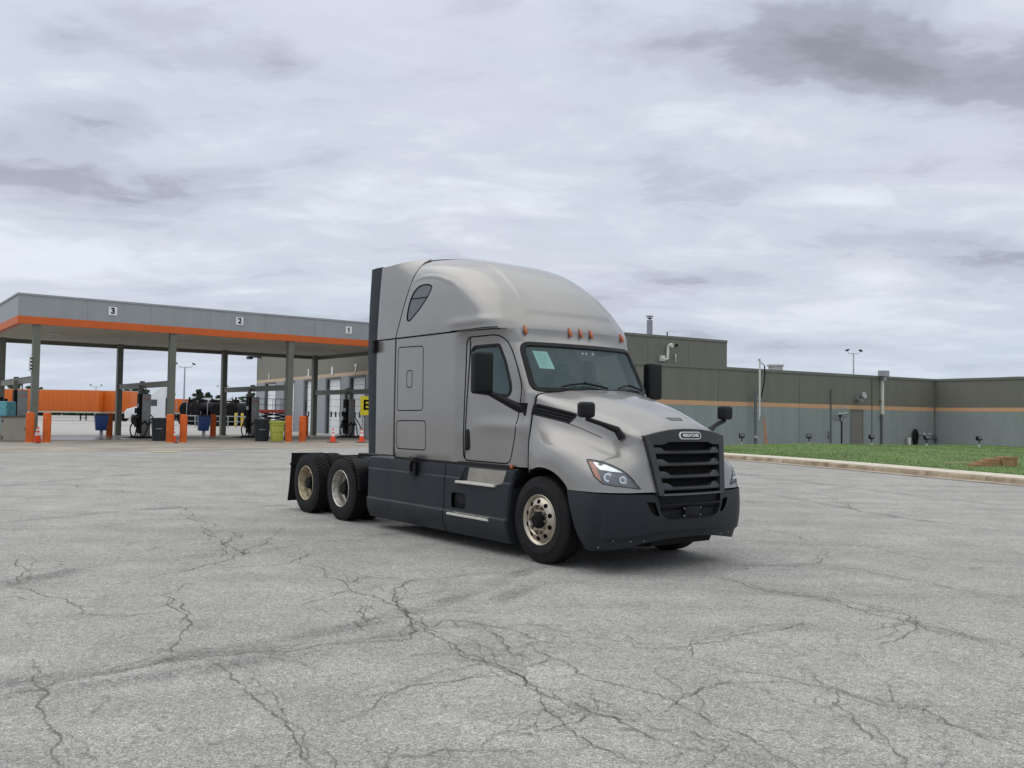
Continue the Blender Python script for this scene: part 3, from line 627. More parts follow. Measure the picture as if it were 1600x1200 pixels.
# ---- grille
def gx(y, z, off=0): return interp(z, [.86, 1.52, 1.60], [1.30, 1.20, 1.19])+.05*(1-(y/.6)**2)-.0+off
def gedge(z): return interp(z, [.86, 1.20, 1.515], [.535, .59, .645])
gs = empty('grille', (0, 0, 0)); gs.parent = truck; gs['label'] = 'black grille with four slats'
out = [(y, 1.520+.082*(1-(abs(y)/.66)**2.2)) for y in np.linspace(-.66, .66, 25)]+[(gedge(z)+.012, z) for z in np.linspace(1.49, .87, 10)]+[(y, .865) for y in np.linspace(.5, -.5, 9)]+[(-gedge(z)-.012, z) for z in np.linspace(.87, 1.49, 10)]
inn = []
for y, z in out:
    zi = min(z, 1.512)-(.055 if z > 1.5 else 0); 
    if z > 1.5:
        zi = 1.455-.012*(abs(y) > .42)-.045*sm((abs(y)-.42)/.05)*0; inn.append((y*.86, zi-.02*sm((abs(y)-.40)/.12)))
    elif z < .87: inn.append((y*.93, .885))
    else: inn.append((y*(1-.085/abs(y)), min(z, 1.44)))
m_ = MB(); n = len(out); vs = [(gx(y, z, .012), y, z) for y, z in out]+[(gx(y, z, .0), y, z) for y, z in inn]+[(gx(y, z, -.09), y, z) for y, z in inn]+[(gx(y, z, -.06), y, z) for y, z in out]
m_.add(vs, [(a*n+k, a*n+(k+1) % n, (a+1)*n+(k+1) % n, (a+1)*n+k) for a in range(2) for k in range(n)]+[(k, 3*n+k, 3*n+(k+1) % n, (k+1) % n) for k in range(n)]); m_.build('grille_surround', BLACKG := mat('grille_plastic', (.022, .024, .027), .42, 0, .1, 5), gs)
for z0 in (1.335, 1.20, 1.065, .935):
    w = gedge(z0)-.045; m_ = MB(); G = []
    for y in np.linspace(-w, w, 41):
        e = sm((abs(y)-(w-.20))/.09); x = gx(y, z0, -.012); hgt = .022+.042*e; G.append([(x-.05, y, z0-.012), (x+.004, y, z0-.012), (x+.008, y, z0+.006), (x-.03+.02*(1-e), y, z0+hgt), (x-.09, y, z0+hgt+.004)])
    m_.grid(np.array(G)); m_.build('grille_slat', BLACKG, gs, ang=50)
m_ = MB(); m_.grid(np.array([[(gx(y, z, -.10), y, z) for y in np.linspace(-.6, .6, 12)] for z in (.75, 1.1, 1.5)])); 
for k in range(26): y = -.58+1.16*k/25; m_.beam((gx(y, .9, -.09), y, .87), (gx(y, 1.5, -.09), y, 1.47), .006, .01)
m_.build('grille_screen', BLACK, gs)
# badge: white ring round black oval with the maker's name
bz = 1.528; bxx = gx(0, bz, .022); m_ = MB(); ring = []
def oval(a, b, k): 
    P = []
    for s1 in (1, -1):
        for t in np.linspace(-PI/2, PI/2, 13): P.append((s1*(a-b+b*math.cos(t)), s1*b*math.sin(t)))
    return P
bt = Matrix.Rotation(R(-9), 4, 'Y')
def bp(P, o): return [bt @ Vector((o, y, z))+Vector((bxx, 0, bz)) for y, z in P]
o1, o2 = oval(.178, .042, 0), oval(.158, .030, 0); n = len(o1)
m_.add(bp(o1, 0)+bp(o1, -.02), [tuple(range(n))]+[(k, n+k, n+(k+1) % n, (k+1) % n) for k in range(n)]); bd = m_.build('badge', WHITE, gs, recalc=True)
m_ = MB(); m_.add(bp(oval(.165, .033, 0), .003), [tuple(range(n))]); m_.build('badge_field', BLACKP, bd, recalc=False)
Mt = Matrix.Translation((bxx+.005, 0, bz)) @ bt @ Matrix.Rotation(PI/2, 4, 'Z') @ Matrix.Rotation(PI/2, 4, 'X')
text('FREIGHTLINER', .052, 'badge_lettering', WHITE, bd, Mt @ Matrix.Scale(.80, 4, (1, 0, 0)), .001, .0012)

# ---- bumper
BS = [(.52, 1.21), (.74, 1.215), (.93, 1.195), (1.07, 1.12), (1.16, .98), (1.205, .85), (1.255, .62), (1.30, .32), (1.315, 0)]
BZ = [.905, .80, .65, .50, .38, .30]
rows = []
for k, (x, y) in enumerate(BS):
    zt = [.905, .90, .895, .89, .888, .885, .88, .875, .87][k]; zb = [.262, .262, .27, .28, .295, .31, .34, .37, .375][k]; col = []
    for j in range(6):
        t = j/5; z = zt+(zb-zt)*t; sh = .22*t if k == 0 else (.10*t if k == 1 else 0)
        nrm = Vector((max(0, (k-2)/6)**.6, -max(0, 1-max(0, k-2)/4), 0)); ins = [.012, 0, 0, .01, .035, .075][j]
        col.append((x+sh-nrm.x*ins*1.1, -y-nrm.y*ins, z))
    rows.append(col)
A = cr1(cr1(np.array(rows), 80, 0), 44, 1); A0_ = A.copy()
for i in range(A.shape[0]):                                 # the front skin stands proud of the corners along a curved crease
    for j in range(A.shape[1]):
        x, y, z = A0_[i, j]; tq = A0_[min(i+1, 79), j]-A0_[max(i-1, 0), j]; nq = np.array([tq[1], -tq[0], 0]); nq /= max(1e-6, np.linalg.norm(nq))
        e = sm((y+1.15)/.035)*sm((z-(.385+.05*sm((y+1.0)/.6)))/.03); A[i, j] += nq*(.030*e-.022*sm((y+1.19)/.06))
bump = outward(bm_of(MB().grid(A)), (.6, 0, .6))
# centre intake
INT = [(1.25, .02, .91), (1.25, -.53, .91), (1.25, -.50, .70), (1.25, -.44, .63), (1.25, -.36, .605), (1.25, .02, .605)]
cut(bump, INT, direc=(1, 0, 0), region=lambda q, n: q.x > 1.0)
BB = bvh_of(bump)
FOG = [(1010, 784.5), (1024, 785.5), (1031, 806.5), (1024, 806), (1018, 801)]
fp = hits(BB, FOG); fog = cut(bump, fp, apex=EYE, region=lambda q, n: q.x > 1.0)
bump_o = bm_build(bump, 'bumper', DARKP, truck, both_=True)
for s_ in (0, 1): bm_build(thicken(shift(fog.copy(), -.05), .01), 'bumper_vent', BLACK, bump_o, mirror=bool(s_))
m_ = MB(); 
Gi = np.array([[(1.315+.03*(1-(y/.55)**2)*0-.06*(y/.55)**2+dx, y, z) for dx, z in ((.02, .603), (-.08, .64))] for y in np.linspace(-.42, .42, 14)]); m_.grid(Gi)
m_.grid(np.array([[(1.22, y, z) for y in np.linspace(-.56, .56, 4)] for z in (.58, .9)]))
for s1 in (-1, 1): m_.add([(1.26, s1*.53, .90), (1.27, s1*.50, .70), (1.28, s1*.43, .61), (1.18, s1*.42, .62), (1.18, s1*.48, .9)], [(0, 1, 2, 3, 4)])
intake = m_.build('lower_intake', BLACK, bump_o)
m_ = MB()
for r_ in range(9):                                          # honeycomb
    for k in range(34):
        y = -.49+.03*k+(.015 if r_ % 2 else 0); z = .63+.026*r_
        if abs(y) < (.42 if z < .66 else .49) and not (.70 < z < .725):
            x = 1.245+.03*(1-(y/.5)**2); P = [(x, y+.0135*math.cos(a), z+.0145*math.sin(a)) for a in np.linspace(0, 2*PI, 7)[:-1]]; Q = [(x, y+.0105*math.cos(a), z+.0115*math.sin(a)) for a in np.linspace(0, 2*PI, 7)[:-1]]
            m_.add(P+Q, [(i, (i+1) % 6, 6+(i+1) % 6, 6+i) for i in range(6)])
m_.build('intake_mesh', BLACKG, bump_o, recalc=False)
MB().box((1.26, 0, .755), (.05, 1.02, .024)).box((1.295, .0, .67), (.02, .23, .115)).build('plate_bracket', BLACKP, bump_o, bevel=.004)
m_ = MB()
for y in (-.135, .135):
    for z in (.63, .71): m_.cyl((1.30, y, z), (1.312, y, z), .008, n=8)
m_.build('bracket_bolt', GALV, bump_o)
MB().prism([(.6, .33), (1.17, .37), (1.13, .29), (.7, .24)], -.50, .50).build('tow_beam', BLACK, truck)
m_ = MB(); 
m_.grid(np.array([[tuple(p+np.array([-.03, .0 if abs(p[1]) < 1e-6 else .03, .012])) , (p[0]*.6, p[1]*.8, p[2]+.06)] for p in A[:, -1]])); both(m_, 'bumper_underside', BLACK, bump_o)
m_ = MB()
for px, py in ((958, 845), (985, 846), (1006, 845), (935, 855)):
    q = hit(BB, px, py)
    if q: n_ = BB.find_nearest(q)[1]; m_.cyl(q, q+n_*.006, .008, n=8)
both(m_, 'bumper_bolt', GALV, bump_o)

# ---- mirrors
for s_ in (0, 1):
    mir = bool(s_)
    m_ = MB(); m_.box((-.75, -1.49, 2.24), (.15, .27, .52)); mo = m_.build('side_mirror', BLACKP, truck, bevel=.05, mirror=mir)
    MB().box((-.828, -1.49, 2.25), (.006, .21, .44)).build('mirror_glass', mat('mirror_face', (.5, .52, .55), .03, 1), mo, mirror=mir)
    m_ = MB(); m_.tube([(-.47, -1.02, 1.78), (-.55, -1.12, 1.84), (-.70, -1.32, 1.96), (-.76, -1.44, 2.03)], .045, 10, taper=[1.25, 1.2, .85, .8]); m_.box((-.50, -1.06, 1.80), (.20, .05, .16)); m_.build('mirror_arm', BLACKP, mo, mirror=mir)
    q = hit(HB_, 964, 680); q = Vector((.93, -.86, 1.40)) if q is None else q
    m_ = MB(); e = Vector((.80, -1.17, 1.70)); m_.tube([q+Vector((.07, .01, -.03)), q+Vector((.03, -.03, .06)), q.lerp(e, .5)+Vector((0, 0, .035)), e], .034, 12, taper=[1.35, 1.25, .8, .75]); ho = m_.build('hood_mirror', BLACKP, truck, mirror=mir)
    m_ = MB(); m_.box((.80, -1.175, 1.80), (.12, .20, .175)); m_.build('mirror_head', BLACKP, ho, bevel=.045, mirror=mir)
    MB().box((.737, -1.175, 1.80), (.006, .15, .13)).build('mirror_glass', mat('mirror_face', (.5, .52, .55), .03, 1), ho, mirror=mir)

# ---- chassis fairings with steps
def fair(x0, x1, n, cutfront=False):
    G = []
    for i in range(n):
        t = i/(n-1); r_ = []
        for z, dy in ((1.075, .07), (1.062, .018), (1.03, .012), (.905, .012), (.885, -.004), (.62, -.004), (.465, -.004), (.440, -.026), (.40, -.026), (.30, -.018), (.16, .045)):
            xe = x1-(interp(z, [.15, .4, .8, 1.07], [.12, .14, .10, 0]) if cutfront else 0)
            r_.append((x0+(xe-x0)*t, -1.205-dy*-1, z))
        G.append(r_)
    return np.array(G)
G = fair(-4.10, -1.985, 14); m_ = MB().grid(G, smooth=True); m_.grid(np.array([G[0], G[0]+np.array([0, .25, 0])])); m_.grid(np.array([G[:, 0], G[:, 0]+np.array([0, .3, 0])])); m_.grid(np.array([G[:, -1], G[:, -1]+np.array([0, .12, .02])])); m_.grid(np.array([G[-1], G[-1]+np.array([0, .06, 0])]))
both(m_, 'side_fairing', DARKP, truck, ang=22)
G = fair(-1.965, -.46, 16, True); m_ = MB().grid(G); G2 = np.array([G[-1], G[-1]+np.array([.02, .03, 0]), G[-1]+np.array([.03, .30, 0])]); m_.grid(G2); m_.grid(np.array([G[:, 0], G[:, 0]+np.array([0, .3, 0])])); m_.grid(np.array([G[:, -1], G[:, -1]+np.array([0, .12, .02])])); m_.grid(np.array([G[0], G[0]+np.array([0, .06, 0])]))
fb = bm_of(m_)
fb.normal_update()
if sum(f.normal.y for f in fb.faces) > 0: bmesh.ops.reverse_faces(fb, faces=fb.faces)
for _ in range(1): bmesh.ops.subdivide_edges(fb, edges=fb.edges, cuts=1, use_grid_fill=True)
freg = lambda q, n: q.y < -1.1
STP = [(-1.63, -1.2, .865), (-.70, -1.2, .865), (-.62, -1.2, 1.045), (-1.50, -1.2, 1.045)]
cut(fb, STP, direc=(0, 1, 0), region=freg)
ST2 = [(-1.80, -1.2, .50), (-1.47, -1.2, .50), (-1.47, -1.2, .70), (-1.80, -1.2, .70)]
st2 = cut(fb, rounded(ST2, .05, 3), direc=(0, 1, 0), region=freg)
for s_ in (0, 1):
    mir = bool(s_); fo = bm_build(fb, 'step_fairing', DARKP, truck, mirror=mir, ang=22)
    # upper step: alloy kick plate leaning back over a serrated tread
    m_ = MB(); m_.add([(-1.50, -1.165, .868), (-.70, -1.165, .868), (-.61, -1.188, 1.048), (-1.42, -1.188, 1.048)], [(0, 1, 2, 3)]); m_.build('kick_plate', mat('kick_plate_alloy', (.42, .40, .36), .42, .5, .08, 4, dirt=(.33, .31, .27)), fo, mirror=mir, recalc=False)
    m_ = MB(); m_.add([(-1.68, -1.185, .86), (-1.49, -1.155, .86), (-1.40, -1.185, 1.05), (-1.54, -1.19, 1.05)], [(0, 1, 2, 3)]); m_.build('step_cheek', DARKP, fo, mirror=mir, recalc=False)
    for (a, b, z0, yo) in ((-1.66, -.80, .857, -1.24), (-1.86, -.92, .425, -1.235)):
        m_ = MB(); m_.box(((a+b)/2, yo+.05, z0-.012), (b-a, .12, .022)); k = int((b-a)/.028)
        for i in range(k):
            x = a+.014+i*.028
            for j in range(3): m_.add([(x-.011, yo-.008+.036*j, z0), (x+.011, yo-.008+.036*j, z0), (x+.011, yo+.018+.036*j, z0), (x-.011, yo+.018+.036*j, z0), (x, yo+.005+.036*j, z0+.012)], [(0, 1, 4), (1, 2, 4), (2, 3, 4), (3, 0, 4)])
            m_.box((x, yo-.012, z0-.010), (.016, .006, .014))
        m_.build('step', ALU, fo, mirror=mir)
    m_ = MB(); m_.add([(-1.72, -1.235, .445), (-.92, -1.235, .445), (-.88, -1.19, .46), (-1.68, -1.19, .46)], [(0, 1, 2, 3)]); m_.build('step_backing', ALU, fo, mirror=mir, recalc=False)
    bm_build(thicken(shift(st2.copy(), -.04), .01), 'fuel_filler_recess', BLACK, fo, mirror=mir)
    m_ = MB(); m_.box((-1.62, -1.16, .62), (.26, .03, .14)); m_.box((-1.62, -1.17, .66), (.22, .03, .02)); m_.build('fuel_filler', BLACKP, fo, bevel=.012, mirror=mir)
    # strap latch on the rear fairing
    m_ = MB(); m_.box((-2.74, -1.235, .99), (.17, .045, .26)); m_.box((-2.70, -1.25, 1.09), (.10, .07, .05)); m_.tube([(-2.78, -1.26, 1.12), (-2.68, -1.27, 1.10), (-2.62, -1.24, 1.06)], .018, 8); m_.tube([(-2.72, -1.27, 1.08), (-2.76, -1.275, 1.0), (-2.76, -1.265, .92)], .02, 8); m_.build('fairing_latch', BLACKP, truck, bevel=.006, mirror=mir)
    m_ = MB(); m_.prism([(-3.40, 1.06), (-.62, 1.06), (-.62, 1.11), (-3.40, 1.11)], -1.17, -1.10); m_.build('rocker_seal', BLACKP, truck, mirror=mir)
    q = hit(CB, 798, 727); m_ = MB(); m_.box((-.56, -1.16, 1.10), (.05, .03, .045)); m_.build('side_marker', AMBER, truck, bevel=.008, mirror=mir)
m_ = MB().box((-2.2, 0, .62), (3.5, 1.9, .75)); m_.build('fuel_tanks', BLACK, truck)

# ---- frame, rear deck, fifth wheel
m_ = MB()
for y in (-.43, .43): m_.box((-3.2, y, .84), (8.0, .085, .26)).box((-3.2, y+.03*(-1 if y > 0 else 1), .84), (8.0, .02, .23))
for x in (-7.1, -6.0, -4.6, -3.6): m_.box((x, 0, .84), (.12, .84, .2))
m_.build('frame_rails', BLACK, truck)
m_ = MB(); m_.box((-4.30, -.80, 1.00), (.40, .50, .05)); m_.box((-4.30, -.80, .92), (.36, .44, .12)); both(m_, 'deck_plate', mat('deck_blue_grey', (.035, .042, .05), .6, .1), truck)
m_ = MB(); out = [(-5.95, -.18), (-5.95, -.42), (-5.5, -.5), (-5.15, -.44), (-5.05, -.2), (-5.05, .2), (-5.15, .44), (-5.5, .5), (-5.95, .42), (-5.95, .18), (-5.55, .05), (-5.55, -.05)]
m_.prism(out, .985, 1.03, 'xy'); m_.box((-5.5, -.4, .95), (.3, .08, .10)).box((-5.5, .4, .95), (.3, .08, .10)); m_.build('fifth_wheel', BLACK, truck)
m_ = MB(); 
for k in range(4): y = -.25+.14*k; m_.tube([(-3.5, y, 1.9), (-3.75, y-.05, 1.5), (-3.9, y-.12, 1.25), (-4.2, y-.15, 1.12), (-4.7, y*.6, 1.12)], .018, 8)
m_.box((-4.42, -.62, 1.11), (.42, .12, .10)).box((-4.3, -.62, 1.17), (.16, .10, .08)).cyl((-4.65, -.70, 1.13), (-4.2, -.72, 1.14), .03).cyl((-4.5, -.5, 1.15), (-4.25, -.6, 1.22), .025); m_.build('air_lines', BLACK, truck)
m_ = MB()
for x in (-5.01, -6.33): m_.cyl((x, -.9, .51), (x, .9, .51), .075); m_.cyl((x-.2, 0, .53), (x+.2, 0, .53), .21); 
m_.cyl((0, -.85, .5), (0, .85, .5), .05); m_.build('axles', BLACK, truck)
for s_ in (0, 1):
    mir = bool(s_); m_ = MB(); G = np.array([[(-5.01+.585*math.cos(a), y, .51+.585*math.sin(a)) for y in (-1.20, -.62)] for a in np.linspace(R(2), R(58), 12)]); m_.grid(G); G2 = G.copy(); G2[..., 0] += .02; m_.grid(G2, flip=True); m_.grid(np.array([G[:, 0], G2[:, 0]])); m_.build('quarter_fender', BLACKP, truck, mirror=mir)
    m_ = MB(); P = [(-6.98, 1.0), (-7.0, .80), (-7.05, .45), (-7.12, .14)]; G = np.array([[(x, y, z) for y in (-1.20, -.60)] for x, z in P]); m_.grid(G); G2 = G.copy(); G2[..., 0] -= .014; m_.grid(G2, flip=True); m_.grid(np.array([G[:, 0], G2[:, 0]])); m_.box((-7.0, -.9, .80), (.04, .62, .03)); m_.build('mud_flap', RUBBER, truck, mirror=mir)
    m_ = MB(); m_.beam((-7.0, -1.22, .80), (-7.0, -.4, .86), .03, .04); m_.build('flap_bracket', BLACK, truck, mirror=mir)
# ---- wheels
def tyre_profile(Ro, Ri, w):      # closed section, r and y (y: 0 outer side .. w inner side)
    return [(Ri, .018), (Ri+.03, .004), (Ri+.10, -.004), (Ro-.065, .004), (Ro-.028, .014), (Ro-.006, .030), (Ro, .045), (Ro+.001, w/2), (Ro, w-.045), (Ro-.006, w-.030), (Ro-.028, w-.014), (Ro-.065, w-.004), (Ri+.10, w+.004), (Ri+.03, w-.004), (Ri, w-.018)]
def steer_wheel(x, mir, y0=-1.17):
    w0 = empty('wheel', (0, 0, 0)); w0.parent = truck; c = (x, y0, .51); Ro = .51
    prof = [(.272, .018), (.297, .002), (.33, -.002), (.350, -.008), (.39, -.010), (.40, -.003), (.445, .004), (.482, .014), (.500, .028), (.508, .040)]
    y = .052
    for k in range(4): prof += [(.510, y), (.510, y+.030), (.498, y+.033), (.498, y+.041)]; y += .044
    prof += [(.510, .228), (.508, .242), (.500, .255), (.482, .268), (.44, .28), (.33, .28), (.292, .26)]
    MB().lathe(prof, c, 96).build('tyre', RUBBER, w0, ang=28, mirror=mir)
    m_ = MB().lathe([(.297, .000), (.292, -.006), (.282, -.004), (.272, .010), (.260, .020), (.250, .016), (.228, -.002), (.200, -.016), (.178, -.022), (.165, -.012), (.158, .004), (.150, .004), (.092, .004)], c, 72); rim = m_.build('rim', CHROME, w0, ang=50, mirror=mir)
    m_ = MB()
    for k in range(10):
        a = 2*PI*(k+.5)/10; p = Vector((x+.214*math.cos(a), y0, .51+.214*math.sin(a))); n_ = Vector((math.cos(a)*.35, -1, math.sin(a)*.35)).normalized(); q = p+Vector((0, -.009, 0)); m_.cyl(q, q+n_*.004, .028, .0275, 18)
    m_.build('hand_hole', GAP, rim, mirror=mir)
    m_ = MB()
    for k in range(10):
        a = 2*PI*k/10; p = Vector((x+.143*math.cos(a), y0+.002, .51+.143*math.sin(a))); m_.cyl(p, p+Vector((0, -.030, 0)), .019, .017, 6); m_.cyl(p+Vector((0, -.030, 0)), p+Vector((0, -.044, 0)), .010, .009, 8)
    m_.build('lug_nut', mat('lug_steel', (.26, .23, .17), .4, .7, .2, 40), rim, mirror=mir)
    MB().lathe([(.098, .01), (.098, -.022), (.085, -.030), (.080, -.050), (.060, -.056), (.055, -.063), (.0, -.065)], c, 32).build('hub', BLACK, w0, ang=30, mirror=mir)
    return w0
def drive_wheel(x, mir, y0, steel, outer=True):
    w0 = empty('wheel', (0, 0, 0)); w0.parent = truck; c = (x, y0, .51)
    prof = [(.272, .018), (.297, .002), (.35, -.006), (.41, -.006), (.45, .002), (.478, .010), (.492, .020), (.496, .030), (.497, .13), (.496, .225), (.49, .24), (.45, .256), (.33, .26), (.292, .24)]
    m_ = MB().lathe(prof, c, 80)
    for k in range(52):                                       # tread blocks
        for (ya, yb, ph) in ((.012, .062, 0), (.070, .120, .5), (.136, .186, 0), (.194, .246, .5)):
            a0 = 2*PI*(k+ph)/52; a1 = a0+2*PI/52*.66; vs = []
            for r_ in (.490, .512 if .05 < yb < .2 else .511):
                for a, y in ((a0, ya), (a1, ya), (a1, yb), (a0, yb)): vs.append((x+r_*math.cos(a), y0+y, .51+r_*math.sin(a)))
            m_.add(vs, [(4, 5, 6, 7), (0, 1, 5, 4), (1, 2, 6, 5), (2, 3, 7, 6), (3, 0, 4, 7)])
    m_.build('tyre', RUBBER, w0, ang=28, mirror=mir)
    if outer:
        m_ = MB().lathe([(.297, .0), (.291, -.008), (.282, -.004), (.274, .012), (.270, .055), (.262, .066), (.258, .115), (.250, .165), (.235, .175)], c, 72); rim = m_.build('rim', steel, w0, ang=50, mirror=mir)
        m_ = MB().lathe([(.236, .174), (.19, .160), (.10, .158)], c, 48); m_.build('wheel_disc', BLACK, rim, mirror=mir)
        m_ = MB()
        for k in range(10):
            a = 2*PI*k/10; p = Vector((x+.143*math.cos(a), y0+.16, .51+.143*math.sin(a))); m_.cyl(p, p+Vector((0, -.045, 0)), .017, .015, 8)
        m_.build('lug_nut', mat('lug_dark', (.06, .055, .05), .4, .7), rim, mirror=mir)
        MB().lathe([(.10, .16), (.10, .05), (.085, .03), (.0, .028)], c, 28).build('hub', BLACK, w0, ang=30, mirror=mir)
for mir in (False, True):
    steer_wheel(0, mir)
    for x, st in ((-5.01, STEELG), (-6.33, STEELW)):
        drive_wheel(x, mir, -1.22, st); drive_wheel(x, mir, -.90, st, outer=False)

# ================================================================== GROUND
CY_, SY2 = math.cos(.6521), math.sin(.6521)
cdir = Vector((CY_, SY2)); ldir = Vector((-SY2, CY_))         # along the canopy front; towards its back
rdir = Vector((math.cos(.5554), math.sin(.5554))); bdir = Vector((-rdir.y, rdir.x))
def asphalt_mat():
    m = bpy.data.materials.new('worn_asphalt'); m.use_nodes = True; t = m.node_tree; p = t.nodes['Principled BSDF']; n = t.nodes.new; l = t.links.new
    g = n('ShaderNodeNewGeometry'); P = g.outputs['Position']
    def noise(sc, det=4, ro=.6, vec=None, dist=0):
        q = n('ShaderNodeTexNoise'); q.inputs['Scale'].default_value = sc; q.inputs['Detail'].default_value = det; q.inputs['Roughness'].default_value = ro; q.inputs['Distortion'].default_value = dist; l(vec or P, q.inputs[0]); return q.outputs[0]
    def ramp(f, st):
        r = n('ShaderNodeValToRGB'); e = r.color_ramp.elements
        while len(e) < len(st): e.new(.5)
        for k, (a, c) in enumerate(st): e[k].position = a; e[k].color = (c, c, c, 1) if not isinstance(c, tuple) else (*c, 1)
        l(f, r.inputs[0]); return r.outputs[0]
    def mul(a, b, f=1.):
        q = n('ShaderNodeMix'); q.data_type = 'RGBA'; q.blend_type = 'MULTIPLY'; q.inputs[0].default_value = f; l(a, q.inputs[6]); l(b, q.inputs[7]); return q.outputs[2]
    def vor(sc, feat='F1'):
        v = n('ShaderNodeTexVoronoi'); v.feature = feat; v.inputs['Scale'].default_value = sc; l(P, v.inputs['Vector']); return v
    base = ramp(noise(.16, 5, .6), [(.3, (.298, .288, .274)), (.7, (.362, .350, .334))])
    st = vor(115); s1 = n('ShaderNodeSeparateColor'); l(st.outputs['Color'], s1.inputs[0])
    agg = ramp(s1.outputs[0], [(0, .54), (.25, .80), (.6, 1.0), (.9, 1.28), (1, 1.65)])
    st2 = vor(28); s2 = n('ShaderNodeSeparateColor'); l(st2.outputs['Color'], s2.inputs[0])
    agg2 = ramp(s2.outputs[1], [(0, .80), (.12, .95), (.8, 1.04), (1, 1.16)])
    c = mul(mul(base, agg), agg2)
    c = mul(c, ramp(noise(1.3, 5, .65), [(.32, .86), (.68, 1.08)]))
    mp = n('ShaderNodeMapping'); mp.inputs['Rotation'].default_value = (0, 0, R(-28)); mp.inputs['Scale'].default_value = (.10, 1.3, 1); l(P, mp.inputs[0])
    c = mul(c, ramp(noise(1.1, 4, .6, mp.outputs[0]), [(.35, .90), (.62, 1.05)]))
    # hairline cracking
    ds = n('ShaderNodeTexNoise'); ds.inputs['Scale'].default_value = 1.4; ds.inputs['Detail'].default_value = 5; l(P, ds.inputs[0])
    ad = n('ShaderNodeVectorMath'); ad.operation = 'MULTIPLY_ADD'; l(ds.outputs['Color'], ad.inputs[0]); ad.inputs[1].default_value = (1.6, 1.6, 0); l(P, ad.inputs[2])
    vc = n('ShaderNodeTexVoronoi'); vc.feature = 'DISTANCE_TO_EDGE'; vc.inputs['Scale'].default_value = .62; l(ad.outputs[0], vc.inputs['Vector'])
    line = ramp(vc.outputs['Distance'], [(0, .62), (.003, .82), (.006, 1)]); msk = ramp(noise(.22, 3, .5), [(.38, 0.), (.52, 1.)])
    mx = n('ShaderNodeMix'); mx.data_type = 'RGBA'; mx.blend_type = 'MULTIPLY'; l(msk, mx.inputs[0]); l(c, mx.inputs[6]); l(line, mx.inputs[7]); c = mx.outputs[2]
    l(c, p.inputs['Base Color']); p.inputs['Roughness'].default_value = .88; p.inputs['Specular IOR Level'].default_value = .35
    b = n('ShaderNodeBump'); b.inputs['Strength'].default_value = .5; b.inputs['Distance'].default_value = .006; l(st.outputs['Distance'], b.inputs['Height']); l(b.outputs[0], p.inputs['Normal'])
    return m
ASPH = asphalt_mat()
ys = list(np.arange(-30, 20, 5))+list(np.arange(20, 36, .75))+[40, 60, 100, 200, 400, 900, 2500]
xs = [-2500, -400, -100, -40, -20, 0, 20, 40, 100, 400, 2500]
MB().grid(np.array([[(x, y, tz(y)) for x in xs] for y in ys]), flip=False).build('asphalt_lot', ASPH, recalc=True)['kind'] = 'structure'
def ground_poly(name, pts, m, dz=.004, step=1.0, kind='structure'):
    """flat sheet following the lot's slope"""
    bm = bmesh.new(); bm.faces.new([bm.verts.new((p[0], p[1], 0)) for p in pts])
    for y in np.arange(20, 36, step): bmesh.ops.bisect_plane(bm, geom=bm.verts[:]+bm.edges[:]+bm.faces[:], plane_co=(0, y, 0), plane_no=(0, 1, 0))
    for v in bm.verts: v.co.z = tz(v.co.y)+dz
    bmesh.ops.recalc_face_normals(bm, faces=bm.faces)
    if sum(f.normal.z for f in bm.faces) < 0: bmesh.ops.reverse_faces(bm, faces=bm.faces)
    me = bpy.data.meshes.new(name); bm.to_mesh(me); bm.free(); me.materials.append(m); o = bpy.data.objects.new(name, me); COL.objects.link(o); o['kind'] = kind; return o
# concrete apron under the canopy; its front edge seen in front of the bollards
PADM = mat('concrete_apron', (.32, .29, .24), .85, 0, .12, .5, .3, 60, dirt=(.20, .18, .155))
e0, e1, e2 = gnd(-60, 708), gnd(300, 704), gnd(560, 699)
ground_poly('concrete_apron', [(e0.x, e0.y), (e1.x, e1.y), (e2.x, e2.y), (e2.x+7, e2.y+6), (e2.x+7-14*SY2, e2.y+6+14*CY_), (e0.x-4-20*SY2, e0.y+18*CY_)], PADM, .006)
FAR = mat('far_pavement', (.36, .35, .335), .85, 0, .12, .2)
ground_poly('far_pavement', [(-90, 52), (-24, 52), (-6, 64), (-30, 140), (-120, 140)], FAR, .003)
YL = mat('faded_yellow_line', (.50, .41, .22), .85, 0, .2, 2, dirt=(.34, .32, .27))
for a, b in (((236, 706), (284, 706)), ((458, 704), (496, 703))):
    p, q = gnd(*a), gnd(*b); d = (q-p).normalized(); w = Vector((-d.y, d.x, 0))*.35
    ground_poly('painted_line', [(v.x, v.y) for v in (p-w, q-w, q+w, p+w)], YL, .012)
# damp patch in the drive-through lane
g1 = gnd(135, 685); ground_poly('wet_patch', [(g1.x+2.6*math.cos(a)*(1+.2*math.sin(3*a)), g1.y+4.0*math.sin(a)*(1+.15*math.cos(2*a))) for a in np.linspace(0, 2*PI, 28)[:-1]], mat('wet_concrete', (.17, .145, .13), .28, 0, .2, 1), .010)
